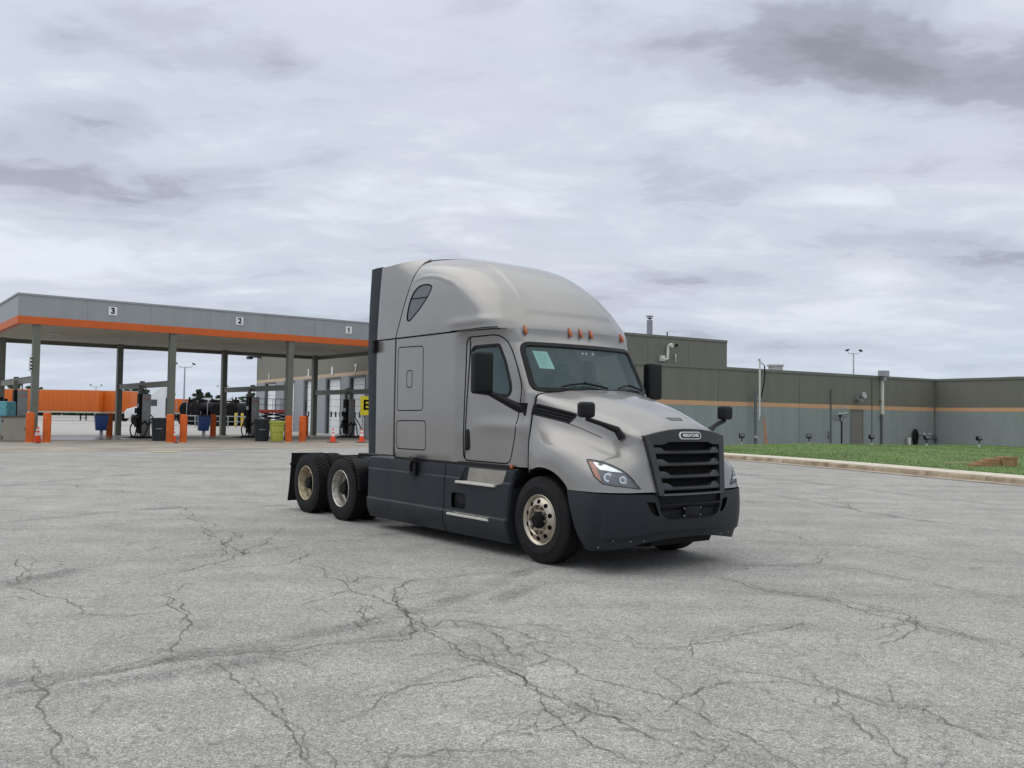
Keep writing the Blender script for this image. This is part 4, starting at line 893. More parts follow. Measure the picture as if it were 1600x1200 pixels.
# tyre scuffs: broad faint bands curving across the lot
def scuff_mat():
    m = bpy.data.materials.new('tyre_scuff'); m.use_nodes = True; t = m.node_tree; p = t.nodes['Principled BSDF']; n = t.nodes.new; l = t.links.new
    p.inputs['Base Color'].default_value = (.07, .07, .07, 1); p.inputs['Roughness'].default_value = .9
    uv = n('ShaderNodeUVMap'); s = n('ShaderNodeSeparateXYZ'); l(uv.outputs[0], s.inputs[0])
    a = n('ShaderNodeMath'); a.operation = 'PINGPONG'; a.inputs[1].default_value = .5; l(s.outputs[0], a.inputs[0])
    g = n('ShaderNodeNewGeometry'); q = n('ShaderNodeTexNoise'); q.inputs['Scale'].default_value = 1.1; q.inputs['Detail'].default_value = 5; l(g.outputs['Position'], q.inputs[0])
    r = n('ShaderNodeMapRange'); r.inputs['From Min'].default_value = 0; r.inputs['From Max'].default_value = .35; r.inputs['To Max'].default_value = .27; r.interpolation_type = 'SMOOTHSTEP'; l(a.outputs[0], r.inputs[0])
    m2 = n('ShaderNodeMapRange'); m2.inputs['From Min'].default_value = .38; m2.inputs['From Max'].default_value = .68; l(q.outputs[0], m2.inputs[0])
    v = n('ShaderNodeTexVoronoi'); v.inputs['Scale'].default_value = 60; l(g.outputs['Position'], v.inputs['Vector']); sc = n('ShaderNodeSeparateColor'); l(v.outputs['Color'], sc.inputs[0])
    w = n('ShaderNodeMath'); w.operation = 'MULTIPLY'; l(r.outputs[0], w.inputs[0]); l(m2.outputs[0], w.inputs[1]); w2 = n('ShaderNodeMath'); w2.operation = 'MULTIPLY'; l(w.outputs[0], w2.inputs[0]); l(sc.outputs[0], w2.inputs[1])
    w3 = n('ShaderNodeMath'); w3.operation = 'MULTIPLY'; l(w2.outputs[0], w3.inputs[0]); w3.inputs[1].default_value = 1.7; l(w3.outputs[0], p.inputs['Alpha']); return m
SCUFF = scuff_mat()
def band(px, w, name, m, dz, uv=True):
    P = [gnd(*p) for p in px]; P = [Vector(p) for p in cr1(np.array(P), 40)]; vs = []; fs = []
    for i, p in enumerate(P):
        d = (P[min(i+1, 39)]-P[max(i-1, 0)]).normalized(); s_ = Vector((-d.y, d.x, 0)); 
        for e in (-1, 1): q = p+s_*w/2*e; vs.append((q.x, q.y, tz(q.y)+dz))
    fs = [(2*i, 2*i+1, 2*i+3, 2*i+2) for i in range(39)]; me = bpy.data.meshes.new(name); me.from_pydata(vs, [], fs); u = me.uv_layers.new()
    for f in me.polygons:
        for li in f.loop_indices: v = me.loops[li].vertex_index; u.data[li].uv = (v % 2, v//2/40)
    me.materials.append(m); o = bpy.data.objects.new(name, me); COL.objects.link(o); o['kind'] = 'structure'; return o
SC = [([(-60, 1075), (150, 1048), (330, 1018), (520, 985), (680, 945), (790, 905), (850, 880)], .34), ([(-60, 1100), (160, 1070), (360, 1040), (560, 1005), (720, 962), (830, 915)], .34),
      ([(0, 915), (200, 880), (420, 860), (600, 835), (700, 815)], .5), ([(1140, 760), (1300, 790), (1450, 815), (1620, 838)], .4), ([(1140, 738), (1350, 765), (1620, 795)], .5), ([(0, 760), (200, 742), (400, 735), (560, 730)], .6),
      ([(20, 815), (250, 795), (450, 790)], .4)]
for k, (p, w) in enumerate(SC): band(p, w, 'tyre_scuff', SCUFF, .0032+.0003*k)
# traced cracks
CR = [[(215,778),(262,790),(300,812),(330,838),(345,850),(378,868),(415,852)], [(415,850),(470,872),(505,890),(540,912),(600,938),(622,948),(645,968),(662,985),(700,1003),(750,1028),(800,1052),(842,1082),(905,1104),(960,1122),(1010,1150),(1100,1176),(1230,1215)],
 [(800,1000),(850,1022),(900,1052),(960,1070),(1032,1086),(1060,1102),(1112,1132),(1182,1162),(1262,1215)], [(1100,898),(1140,906),(1200,925),(1280,935),(1352,956),(1430,972),(1500,990),(1620,1020)],
 [(1150,915),(1240,930),(1300,935),(1362,950),(1420,962),(1450,985),(1520,1000),(1620,1022)], [(1130,1038),(1150,1048),(1200,1055),(1262,1070),(1312,1080),(1372,1102),(1442,1108),(1482,1132),(1542,1156),(1620,1186)],
 [(655,990),(640,965),(622,945),(615,922),(640,908),(700,903),(800,896),(900,884)], [(320,1028),(350,1045),(385,1072),(420,1110),(445,1128),(458,1150),(470,1172),(468,1205)], [(255,930),(268,935),(278,955),(282,975)],
 [(-20,920),(15,918),(60,928),(105,938),(130,960),(200,963),(262,956)], [(-20,1083),(60,1080),(90,1068),(200,1046),(268,1030),(330,1025),(450,1018),(560,1004),(650,990)], [(62,1040),(72,1080),(60,1100),(95,1150),(102,1205)],
 [(560,1092),(640,1072),(740,1058),(810,1054)], [(790,1152),(862,1140),(912,1116),(1000,1128)], [(1045,1108),(1090,1082),(1142,1066)], [(1005,1014),(1075,1016)], [(1078,1030),(1076,1008),(1140,996),(1222,984),(1272,976)],
 [(1150,822),(1250,842),(1330,852),(1480,880)], [(1280,880),(1400,902),(1500,922),(1620,938)], [(1190,760),(1350,800),(1480,818),(1620,836)], [(1150,885),(1230,885),(1280,880),(1300,862)],
 [(425,828),(418,848),(380,862),(355,875),(300,890),(230,905)], [(340,872),(352,848),(380,838),(365,832)], [(660,985),(690,970),(750,975),(800,985),(860,1005)], [(640,965),(648,985),(640,1000),(620,1000),(540,1004)],
 [(545,912),(560,902),(620,905)], [(22,918),(40,890),(35,870)], [(330,890),(420,885),(500,860)], [(475,945),(540,925),(600,915)], [(565,985),(568,960),(562,945)], [(1305,1080),(1300,1100),(1345,1140),(1420,1205)], [(700,1003),(720,1025),(780,1040),(852,1110),(900,1150),(1000,1215)],
 [(270,935),(290,965),(282,1000),(270,1028)], [(820,1180),(700,1172),(600,1190)], [(40,752),(150,765),(240,772)], [(760,985),(785,1003),(800,1022),(830,1030)], [(1420,962),(1430,985),(1400,1002),(1370,1008)]]
rc = random.Random(5); mbc = MB()
def crack(P, w, lvl=0):
    Q = [Vector((p.x, p.y, 0)) for p in P]
    for it in range(5 if lvl == 0 else 4):                    # midpoint jitter
        N2 = []
        for a, b in zip(Q, Q[1:]):
            d = b-a; N2 += [a, (a+b)/2+Vector((-d.y, d.x, 0))*rc.uniform(-.14, .14)]
        Q = N2+[Q[-1]]
    k = len(Q); ph = rc.random()*9; vs = []
    for i, p in enumerate(Q):
        d = (Q[min(i+1, k-1)]-Q[max(i-1, 0)]); d = d.normalized() if d.length else Vector((1, 0, 0)); s_ = Vector((-d.y, d.x, 0))
        ww = w*max(.45, (.75+.25*math.sin(i*.21+ph)+rc.uniform(-.2, .25)))*min(1, .2+6*min(i, k-1-i)/k)/2
        vs += [(p.x+s_.x*ww, p.y+s_.y*ww, tz(p.y)+.0075), (p.x-s_.x*ww, p.y-s_.y*ww, tz(p.y)+.0075)]
    mbc.add(vs, [(2*i, 2*i+1, 2*i+3, 2*i+2) for i in range(k-1)])
    if lvl < 2:
        for i in range(2, k-2):
            if rc.random() < (.028 if lvl == 0 else .012):
                a = rc.uniform(0, 2*PI); l_ = rc.uniform(.12, .75)*(1 if lvl == 0 else .5); d = Vector((math.cos(a), math.sin(a), 0)); crack([Q[i], Q[i]+d*l_*.5+Vector((rc.uniform(-.1, .1), rc.uniform(-.1, .1), 0)), Q[i]+d*l_], w*.55, lvl+1)
for P in CR:
    Gp = [gnd(*p) for p in P]; d_ = Gp[len(Gp)//2].y; crack(Gp, .0065+.00042*d_)
    if rc.random() < .45: crack([g+Vector((rc.uniform(-.1, .12), rc.uniform(.05, .16), 0)) for g in Gp], .003+.00025*d_)
mbc.build('asphalt_cracks', mat('crack_fill', (.080, .075, .063), .95, 0, .4, 6, dirt=(.14, .13, .11)), recalc=False)['kind'] = 'structure'

# ================================================================== KERB AND GRASS BANK
ka, kb = gnd(1150, 718), gnd(1600, 757.5); kd = Vector((kb.x-ka.x, kb.y-ka.y)).normalized(); kn = Vector((-kd.y, kd.x)); kn = kn if kn.x > 0 else -kn
K0 = Vector((ka.x, ka.y))-kd*5.2; KL = 34
mk = MB(); mt = MB(); nseg = 18
for k in range(nseg):
    s0, s1 = K0+kd*(k*KL/nseg+.012), K0+kd*((k+1)*KL/nseg-.012); A_ = []
    def pz(p, n_, z): q = p+kn*n_; return (q.x, q.y, tz(q.y)+z)
    j = rc.uniform(-.006, .006)
    prof = [(-.03+j, -.05), (-.02+j, .02), (.0+j, .125), (.025, .15), (.22, .152), (.22, -.05)]
    v0 = [pz(s0, a, b) for a, b in prof]; v1 = [pz(s1, a, b) for a, b in prof]; n = len(prof)
    mk.add(v0+v1, [tuple(range(n-1, -1, -1)), tuple(range(n, 2*n))]+[(i, i+1, n+i+1, n+i) for i in range(n-1)])
    prof = [(.235, -.05), (.235, .156), (1.12, .175), (1.12, -.05)]; v0 = [pz(s0, a, b) for a, b in prof]; v1 = [pz(s1, a, b) for a, b in prof]; n = 4
    mt.add(v0+v1, [tuple(range(n-1, -1, -1)), tuple(range(n, 2*n))]+[(i, i+1, n+i+1, n+i) for i in range(n-1)])
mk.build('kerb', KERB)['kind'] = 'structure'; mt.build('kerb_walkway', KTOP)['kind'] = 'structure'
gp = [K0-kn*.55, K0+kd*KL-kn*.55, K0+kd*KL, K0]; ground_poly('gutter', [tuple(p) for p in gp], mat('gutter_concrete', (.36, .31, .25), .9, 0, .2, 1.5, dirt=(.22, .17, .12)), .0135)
W2 = Vector((27.65, 58.33))
def bank(s, t):                                                # s along the kerb, t 0..1 from walkway towards the wall
    p = K0+kd*s+kn*1.1; n_ = t*26; q = p+kn*n_
    return q, tz(q.y)+.165+.03*sm(n_/6)+.16*sm(n_/9)*sm((20-(q-W2+rdir*18).length)/22)+.02*math.sin(q.x*.9)*math.sin(q.y*.7)
Gr = []
for s in np.linspace(-2, KL, 60): Gr.append([(*bank(s, t)[0], bank(s, t)[1]) for t in np.linspace(0, 1, 50)**1.2])
GR = mat('lawn', (.095, .165, .04), .95, 0, .25, .5, .6, 30, dirt=(.10, .14, .045))
MB().grid(np.array(Gr)).build('grass_bank', GR)['kind'] = 'structure'
def blades():
    n = 110000; s = rng.uniform(-1.5, KL-3, n); t = rng.uniform(0.002, 1, n)**1.5
    pos = np.empty((n, 3)); 
    px_ = K0.x+kd.x*s+kn.x*(1.1+t*26); py_ = K0.y+kd.y*s+kn.y*(1.1+t*26); n_ = t*26
    smv = lambda a: np.clip(a, 0, 1)**2*(3-2*np.clip(a, 0, 1))
    dist = np.hypot(px_-W2.x+rdir.x*18, py_-W2.y+rdir.y*18)
    pz_ = .2*smv((py_-20)/15)+.165+.03*smv(n_/6)+.16*smv(n_/9)*smv((20-dist)/22)+.02*np.sin(px_*.9)*np.sin(py_*.7)
    a = rng.uniform(0, 2*np.pi, n); clump = .5+.5*np.sin(px_*2.3+np.sin(py_*1.7)*2)*np.sin(py_*1.9); h = rng.uniform(.014, .030, n)*(1+.9*clump*rng.random(n)); w = rng.uniform(.008, .018, n)
    dx, dy = np.cos(a)*w, np.sin(a)*w; lx, ly = rng.normal(0, .02, n), rng.normal(0, .02, n)
    V = np.stack([np.stack([px_-dx, py_-dy, pz_-.01], 1), np.stack([px_+dx, py_+dy, pz_-.01], 1), np.stack([px_+lx, py_+ly, pz_+h], 1)], 1).reshape(-1, 3)
    keep = ((px_-W2.x)*(-rdir.y)+(py_-W2.y)*rdir.x) < -.05
    V = V.reshape(n, 3, 3)[keep].reshape(-1, 3); m = len(V)//3
    me = bpy.data.meshes.new('grass'); me.vertices.add(len(V)); me.vertices.foreach_set('co', V.ravel()); me.loops.add(3*m); me.loops.foreach_set('vertex_index', np.arange(3*m)); me.polygons.add(m); me.polygons.foreach_set('loop_start', np.arange(m)*3); me.polygons.foreach_set('loop_total', np.full(m, 3)); me.update(calc_edges=True)
    me.materials.append(mat('grass_blade', (.105, .185, .040), .8, 0, .3, .5, dirt=(.085, .135, .035))); o = bpy.data.objects.new('grass', me); COL.objects.link(o); tag(o, 'short green lawn between the kerb and the long metal wall', 'grass', kind='stuff')
blades()

# ================================================================== LONG LOW BUILDING (right)
bt_ = 4.57
low = empty('warehouse', (W2.x, W2.y, 0), 0, 'long low olive and blue grey metal clad warehouse behind the lawn', 'warehouse')
Lw = Matrix.Translation((-W2.x, -W2.y, 0))
def wp(s, n_, z, D=rdir, Nn=None):                             # point on the main wall: s along it, n_ in front of it
    Nn = Vector((D.y, -D.x)) if Nn is None else Nn; return (D.x*s+Nn.x*n_, D.y*s+Nn.y*n_, z)
def slab(mb, s0, s1, n0, n1, z0, z1, D=rdir, Nn=None):
    vs = [wp(s, n_, z, D, Nn) for z in (z0, z1) for s, n_ in ((s0, n0), (s1, n0), (s1, n1), (s0, n1))]
    return mb.add(vs, [(3, 2, 1, 0), (4, 5, 6, 7), (0, 1, 5, 4), (1, 2, 6, 5), (2, 3, 7, 6), (3, 0, 4, 7)])
S0 = -28.5
wing = Vector((-bdir.x, -bdir.y)); wn = Vector((-rdir.x, -rdir.y))   # right wing comes forward; its visible face looks along -rdir
joints = [-25.2, -19.46, -13.03, -6.49]
def clad(mb_o, mb_t, mb_g, D, Nn, edges):
    for a, b in zip(edges, edges[1:]):
        slab(mb_o, a+.012, b-.012, -.3, 0, 2.70, 4.42, D, Nn); slab(mb_t, a+.012, b-.012, -.3, .003, 2.46, 2.70, D, Nn); slab(mb_g, a+.012, b-.012, -.3, 0, -.2, 2.46, D, Nn)
for D, Nn, edges in ((rdir, Vector((rdir.y, -rdir.x)), [S0]+joints+[0]), (wing, wn, [0, 6.6, 13.2, 19.8])):
    a_, b_, c_ = MB(), MB(), MB(); clad(a_, b_, c_, D, Nn, edges); w_ = a_.build('upper_cladding', OLIVE, low); b_.build('stripe_band', TAN, low); c_.build('lower_cladding', BLUEG, low)
    m_ = MB(); slab(m_, edges[0], edges[-1], -.34, .05, 4.42, 4.57, D, Nn); slab(m_, edges[0], edges[-1], -.30, .02, 4.39, 4.42, D, Nn); m_.build('coping', COPE, low)
    m_ = MB(); slab(m_, edges[0], edges[-1], -.28, -.02, 0, 4.40, D, Nn); m_.build('wall_core', GAP, low)
m_ = MB(); slab(m_, S0, 21, -22, -.3, 4.2, 4.36); m_.build('roof_deck', COPE, low)
m_ = MB(); slab(m_, S0-.02, S0+.2, -22, -.28, 0, 4.55); slab(m_, S0, 20, -22.2, -22, 0, 4.5); m_.build('rear_walls', OLIVE, low)
m_ = MB(); slab(m_, -.12, -.03, .004, .05, 0, 4.40); m_.build('corner_trim', COPE, low)
# door with hood, wall lamp above
def s_at(px, py): q = on_wall(px, py, W2, rdir); return (Vector((q.x, q.y))-W2).dot(rdir), q.z
sa, sb = s_at(1330, 645)[0], s_at(1347, 645)[0]
m_ = MB(); slab(m_, sa, sb, .0, .03, .2, 2.36); dr = m_.build('door', DOORG, low)
m_ = MB(); slab(m_, sa-.07, sa, 0, .05, .2, 2.38); slab(m_, sb, sb+.07, 0, .05, .2, 2.38); slab(m_, sa-.07, sb+.07, 0, .06, 2.38, 2.46); m_.build('door_frame', COPE, dr)
m_ = MB(); slab(m_, sb-.16, sb-.08, .03, .09, 1.25, 1.33); m_.build('door_handle', GALV, dr)
def fixture(name, M, s, n_, z, parent, fn): 
    m_ = MB(); fn(m_); vs = []
    Nn = Vector((rdir.y, -rdir.x))
    for x, y, zz in m_.v: vs.append(wp(s+x, n_+y, z+zz))
    m_.v = vs; return m_.build(name, M, parent)
sl, zl = s_at(1338, 622)
wl = fixture('wall_lamp', GALV, sl, 0, zl, low, lambda m: (m.box((0, .12, .0), (.34, .24, .22)), m.cyl((.1, .25, .12), (.1, .5, .18), .13, .2), m.cyl((.05, .25, -.12), (.05, .4, -.22), .08, .13)))
# downpipe with collector head, conduits
sd_, _ = s_at(1376.5, 640)
fixture('downpipe', mat('pipe_white', (.62, .60, .54), .5), sd_, 0, 0, low, lambda m: (m.box((0, .10, 3.35), (.17, .13, 2.3)),))
fixture('rain_head', GALV, sd_, 0, 0, low, lambda m: (m.box((-.05, .22, 4.72), (.55, .42, .34)), m.box((0, .18, 4.42), (.26, .26, .3))))
fixture('downpipe', mat('pipe_dark', (.10, .105, .11), .5), sd_, 0, 0, low, lambda m: (m.box((-.03, .07, 1.2), (.09, .1, 2.2)), m.box((-.1, .06, 2.0), (.18, .1, .05)), m.box((-.1, .06, 3.0), (.18, .1, .05))))
sc_, _ = s_at(1297.5, 640)
fixture('conduit', mat('pipe_dark', (.10, .105, .11), .5), sc_, 0, 0, low, lambda m: (m.cyl((0, .05, .3), (0, .05, 3.6), .03), m.tube([(-.25, .1, .75), (-.05, .1, .95), (-.3, .1, 1.1), (-.32, .1, .7), (-.05, .1, .8)], .025)))
fixture('conduit', mat('pipe_dark', (.10, .105, .11), .5), s_at(1362, 640)[0], 0, 0, low, lambda m: (m.cyl((0, .03, .9), (0, .03, 4.3), .016),))
# valves, meter pipes and hose coil beside the corner
sv, zv = s_at(1427, 688)
for dx, nm in ((.42, 0), (.95, 1)):
    fixture('pipe_cap', GALV, s_at(1436 if nm == 0 else 1444.5, 679)[0], 0, s_at(1436, 679)[1], low, lambda m: (m.cyl((0, 0, -.0), (0, .3, 0), .06), m.tube([(0, .3, 0), (.02, .36, .02), (-.12, .38, -.05)], .09, 10, taper=[1, 1.2, .9])))
fixture('valve', mat('pipe_dark', (.10, .105, .11), .5), s_at(1455, 682)[0], 0, zv, low, lambda m: (m.tube([(-.1, .1, .1), (0, .15, .2), (.1, .1, .35), (.3, .12, .3), (.2, .1, .1)], .04), m.cyl((.3, .05, .1), (.3, .2, .1), .1)))
hc = fixture('hose_coil', RUBBER, s_at(1426, 690)[0], .12, .78, low, lambda m: [m.tube([(r_*math.cos(a)*.5+k*.02, .03*k, r_*1.35*math.sin(a)+.0) for a in np.linspace(0, 2*PI, 25)], .03, 6) for k, r_ in enumerate((.34, .38, .31, .36, .29))])
fixture('standpipe', mat('pipe_white', (.62, .60, .54), .5), s_at(1415, 690)[0], .25, .2, low, lambda m: (m.cyl((0, 0, 0), (0, 0, .5), .11), m.cyl((0, 0, .5), (0, 0, .56), .13)))
# faded orange streak of paint on the wall
m_ = MB(); a, b, c, d = [(Vector((q.x, q.y))-W2).dot(rdir) for q in [on_wall(x, 680, W2, rdir) for x in (1192, 1195, 1200, 1194.5)]]
m_.add([wp(a, .006, 1.9), wp(b, .006, 1.85), wp(c, .006, .35), wp(d, .006, .35)], [(0, 1, 2, 3)]); m_.build('paint_streak', mat('faded_orange', (.42, .20, .13), .7, 0, .2, 8), low, recalc=False)
# roof vent
sq = s_at(1264, 590)[0]; fixture('roof_vent', mat('vent_metal', (.5, .5, .48), .5, .3), sq, -2.5, 4.36, low, lambda m: (m.cyl((0, 0, 0), (0, 0, .62), .42, n=24), m.cyl((0, 0, .62), (0, 0, .72), .50, n=24)))
fixture('roof_vent', mat('vent_metal', (.5, .5, .48), .5, .3), 3.6, 3.5, 4.36, low, lambda m: (m.box((0, 0, .2), (1.4, .8, .36)),))
# mast with steel strut bolted in front of the wall
sp, _ = s_at(1176, 640); pq = on_wall(1176, 640, W2, rdir)
mast = empty('utility_mast', (pq.x+rdir.y*.5, pq.y-rdir.x*.5, .3), 0, 'slim pale utility mast with brackets standing against the warehouse wall', 'mast')
MB().box((0, 0, 3.15), (.08, .08, 3.0)).box((-.02, 0, 3.0), (.05, .05, 3.1)).build('upper_mast', mat('mast_pale', (.62, .63, .60), .5), mast)
MB().box((-.22, 0, 1.5), (.13, .10, 3.0)).build('strut', mat('mast_dark', (.10, .12, .13), .6), mast)
MB().box((-.1, 0, 2.6), (.35, .07, .07)).box((-.1, 0, 1.9), (.4, .07, .05)).box((-.12, .0, 1.45), (.34, .07, .05)).box((-.22, -.1, .5), (.2, .16, .14)).build('clamp', GALV, mast)
MB().beam((-.02, 0, 4.65), (.26, 0, 4.42), .06, .05).box((-.02, 0, 4.72), (.10, .10, .12)).build('lamp_arm', GALV, mast)
m_ = MB(); m_.tube([(.26, 0, 4.42), (.30, .05, 3.9), (.24, .05, 3.4), (.16, .03, 3.0), (.06, 0, 2.6)], .035, 6); m_.build('cable', BLACKP, mast)
# satellite dish on its own post
dq = gnd(1315, 696, .16); dish = empty('satellite_dish', (dq.x, dq.y, tz(dq.y)+.16), 0, 'grey satellite dish on a thin post left of the grey wall door', 'satellite dish')
MB().cyl((0, 0, 0), (0, 0, 1.35), .045).build('post', BLACKP, dish)
m_ = MB(); Rz = Matrix.Rotation(R(-68), 3, 'X'); Rr = Matrix.Rotation(R(18), 3, 'Z')
G = np.array([[tuple(Rr @ (Rz @ Vector((r_*.62*math.cos(a), r_*.46*math.sin(a), .14*r_*r_)))+Vector((0, .05, 1.72))) for a in np.linspace(0, 2*PI, 29)] for r_ in np.linspace(0.02, 1, 8)]); m_.grid(G); G2 = G+np.array([0, .03, .01]); m_.grid(G2, flip=True); m_.build('reflector', mat('dish_mesh', (.26, .30, .29), .7, 0, .1, 8, alpha=.35), dish)
m_ = MB(); m_.tube([(0, 0, 1.30), (-.12, -.05, 1.42), (-.25, -.45, 1.62)], .03, 8); m_.box((-.26, -.48, 1.66), (.16, .12, .12)); m_.build('feed_arm', BLACKP, dish)
m_ = MB(); m_.beam((-.22, -.02, 1.78), (.3, -.1, 1.85), .05, .04); m_.build('cross_bar', mat('dish_pale', (.6, .6, .58), .5), dish)
# floodlights staked in the lawn
fl0 = None
FLS = [(1159, 697, 'black ground floodlight nearest the utility mast on its left'), (1264, 697, 'black ground floodlight midway between mast and satellite dish'), (1362, 698, 'black ground floodlight just left of the downpipe, right of the grey door'), (1448, 699, 'black ground floodlight before the pipe caps at the inside corner'), (1530, 700, 'black ground floodlight in front of the right wing wall')]
for px, py, lab in FLS:
    g = gnd(px, py, .2); 
    if fl0 is None:
        fl0 = empty('floodlight', (g.x, g.y, tz(g.y)+.2), 0, lab, 'floodlight', 'floodlights standing along the lawn')
        m_ = MB(); m_.cyl((0, 0, -.05), (0, 0, .22), .08, .05, 10); m_.build('base', mat('flood_base', (.4, .4, .38), .7), fl0); MB().cyl((0, 0, .2), (0, 0, .42), .03, n=8).build('stem', BLACKP, fl0)
        MB().box((0, 0, .52), (.27, .16, .22), M=Matrix.Rotation(R(-22), 3, 'X')).box((0, .1, .50), (.2, .1, .16)).build('lamp_head', BLACKP, fl0, bevel=.015)
        MB().box((0, -.085, .555), (.22, .008, .17), M=Matrix.Rotation(R(-22), 3, 'X')).build('glass', GLASSD, fl0)
    else: copy_tree(fl0, (g.x, g.y, tz(g.y)+.2), rng.uniform(-.3, .3), lab)
# lumber on the grass
g = gnd(1562, 729, .17); lz = tz(g.y)+.17
for (ox, oy, L_, W_, H_, oz, rz_, lab) in ((.0, 0, .66, .42, .33, 0, .25, 'weathered wooden crate lying at the right end of the lumber on the lawn'),):
    g = gnd(1570, 729, .17); lb = empty('wooden_crate', (g.x, g.y, lz), rz_, lab, 'crate'); MB().box((0, 0, H_/2), (L_*.8, W_, H_-.02)).build('panel', WOOD, lb); m_ = MB()
    for x in (-.4*L_, .4*L_): m_.box((x, -W_/2-.012, H_/2), (.06, .025, H_))
    m_.box((0, -W_/2-.012, H_-.03), (L_*.74, .024, .05)); m_.build('batten', WOOD, lb)
for k, (x0, x1, h0, lab) in enumerate(((-.72, -.30, .27, 'shorter top plank of the lumber pile beside the wooden crate'), (-1.02, -.30, .18, 'middle plank of the lumber pile on the lawn, left of the crate'), (-1.34, -.30, .09, 'longest bottom plank of the lumber pile on the lawn'))):
    o = MB().box(((x0+x1)/2, 0, 0), (x1-x0, .34, .083), 0).build('plank', WOOD, loc=(g.x, g.y, lz+h0-.045)); o.rotation_euler = (0, 0, .2+.02*k); tag(o, lab, 'plank', 'planks piled on the lawn')
g = gnd(1508, 725, .17); o = MB().beam((-.7, 0, .03), (.4, .1, .05), .09, .04).build('loose_board', mat('pale_board', (.45, .38, .25), .8), loc=(g.x, g.y, tz(g.y)+.17)); tag(o, 'pale thin board lying alone in the grass left of the lumber', 'board')

# ================================================================== TALL SERVICE BUILDING
P575 = at(575, 584.4, 60.3); Pt = at(1136, 532, 60.9); Rr2 = Vector((Pt.x, Pt.y)); F2 = Vector((P575.x, P575.y)); TH = Pt.z
rel = Rr2-F2; NC = F2+bdir*(rel.dot(bdir)); LR_ = (Rr2-NC).length; q401 = on_wall(401, 600, F2, bdir); LB_ = (Vector((q401.x, q401.y))-NC).dot(bdir)
tall = empty('service_building', (NC.x, NC.y, 0), 0, 'tall olive service building with white roll up doors behind the fuel canopy', 'garage building')
def tslab(mb, s0, s1, n0, n1, z0, z1): return slab(mb, s0, s1, n0, n1, z0, z1, bdir, Vector((-rdir.x, -rdir.y)))   # on the door facade, s grows away from us
m_ = MB(); slab(m_, 0, LR_, -.3, 0, 0, TH-.16); m_.build('front_wall', OLIVE, tall); m_ = MB(); slab(m_, 0, LR_, -.35, .05, TH-.16, TH); m_.build('coping', COPE, tall)
m_ = MB()
for k in range(1, 6): slab(m_, LR_*k/6-.02, LR_*k/6+.02, 0, .012, 0, TH-.17)
m_.build('panel_seam', COPE, tall)
m_ = MB(); slab(m_, LR_-.3, LR_, -LB_, -.3, 0, TH-.1); slab(m_, 0, LR_, -LB_, -LB_+.3, 0, TH-.1); m_.build('rear_walls', OLIVE, tall); m_ = MB(); slab(m_, .1, LR_-.1, -LB_+.1, -.1, TH-.5, TH-.3); m_.build('roof_deck', COPE, tall)
STZ = 4.4
m_ = MB(); tslab(m_, 0, LB_, -.3, 0, STZ+.25, TH-.16); m_.build('upper_cladding', mat('olive_pale', (.185, .18, .14), .6, 0, .05, .5), tall); m_ = MB(); tslab(m_, 0, LB_, -.3, .004, STZ, STZ+.25); m_.build('stripe_band', mat('stripe_pale', (.52, .40, .28), .7), tall)
m_ = MB(); tslab(m_, 0, LB_, -.35, .05, TH-.16, TH); m_.build('coping', COPE, tall)
def sf(px): q = on_wall(px, 640, F2, bdir); return (Vector((q.x, q.y))-NC).dot(bdir)
drs = [(414.5, 430), (445, 459), (476, 491.5), (510.5, 531), (547, 569.5), (593, 617)]
segs = []; last = 0; m_ = MB()
GW = mat('garage_wall', (.28, .30, .32), .6, 0, .08, 1, streak=(3, 3, .3)); DW = mat('garage_door', (.82, .84, .85), .5, 0, .05, 1)
for a, b in reversed(drs):
    s0, s1 = sf(b), sf(a); m_ = MB(); tslab(m_, last, s0, -.3, 0, 0, STZ); m_.build('lower_wall', GW, tall); last = s1
m_ = MB(); tslab(m_, last, LB_, -.3, 0, 0, STZ); m_.build('lower_wall', GW, tall)
for k, (a, b) in enumerate(drs):
    s0, s1 = sf(b), sf(a); d_ = MB(); h = 4.25
    for r_ in range(8): tslab(d_, s0, s1, -.25, -.20, .2+(h-.2)*r_/8+.01, .2+(h-.2)*(r_+1)/8-.008)
    do = d_.build('garage_door', DW, tall); m_ = MB(); 
    for c_ in range(3): w = (s1-s0)/3; tslab(m_, s0+w*(c_+.3), s0+w*(c_+.7), -.20, -.19, 1.45, 1.85)
    m_.build('window', GLASSD, do); m_ = MB(); tslab(m_, s0-.1, s0, -.28, .01, 0, STZ-.01); tslab(m_, s1, s1+.35, -.28, .01, 0, STZ-.01); tslab(m_, s0-.1, s1+.1, -.3, .012, h, STZ-.003); m_.build('door_jamb', mat('jamb_dark', (.10, .105, .11), .6), tall)
# bay numbers above the doors
Mn = Matrix(((-bdir.x, 0, -rdir.x, 0), (-bdir.y, 0, -rdir.y, 0), (0, 1, 0, 0), (0, 0, 0, 1)))
for px, py, ch in ((420.7, 589.5, '1'), (482.3, 583.7, '3'), (519.5, 580.2, '8'), (556.2, 576.6, '7')):
    q = on_wall(px, py, F2, bdir); s_ = (Vector((q.x, q.y))-NC).dot(bdir)
    text(ch, .80, 'bay_number', mat('number_white', (.7, .7, .68), .6), tall, Matrix.Translation((bdir.x*s_-rdir.x*.03, bdir.y*s_-rdir.y*.03, q.z)) @ Mn, .01, .05)
m_ = MB(); q = on_wall(403, 560, F2, bdir); s_ = (Vector((q.x, q.y))-NC).dot(bdir); tslab(m_, s_-1.0, s_-.8, 0, .9, q.z, q.z+.12); tslab(m_, s_-1.3, s_-.5, .8, 1.2, q.z-.15, q.z+.1); m_.build('wall_lamp', BLACKP, tall)
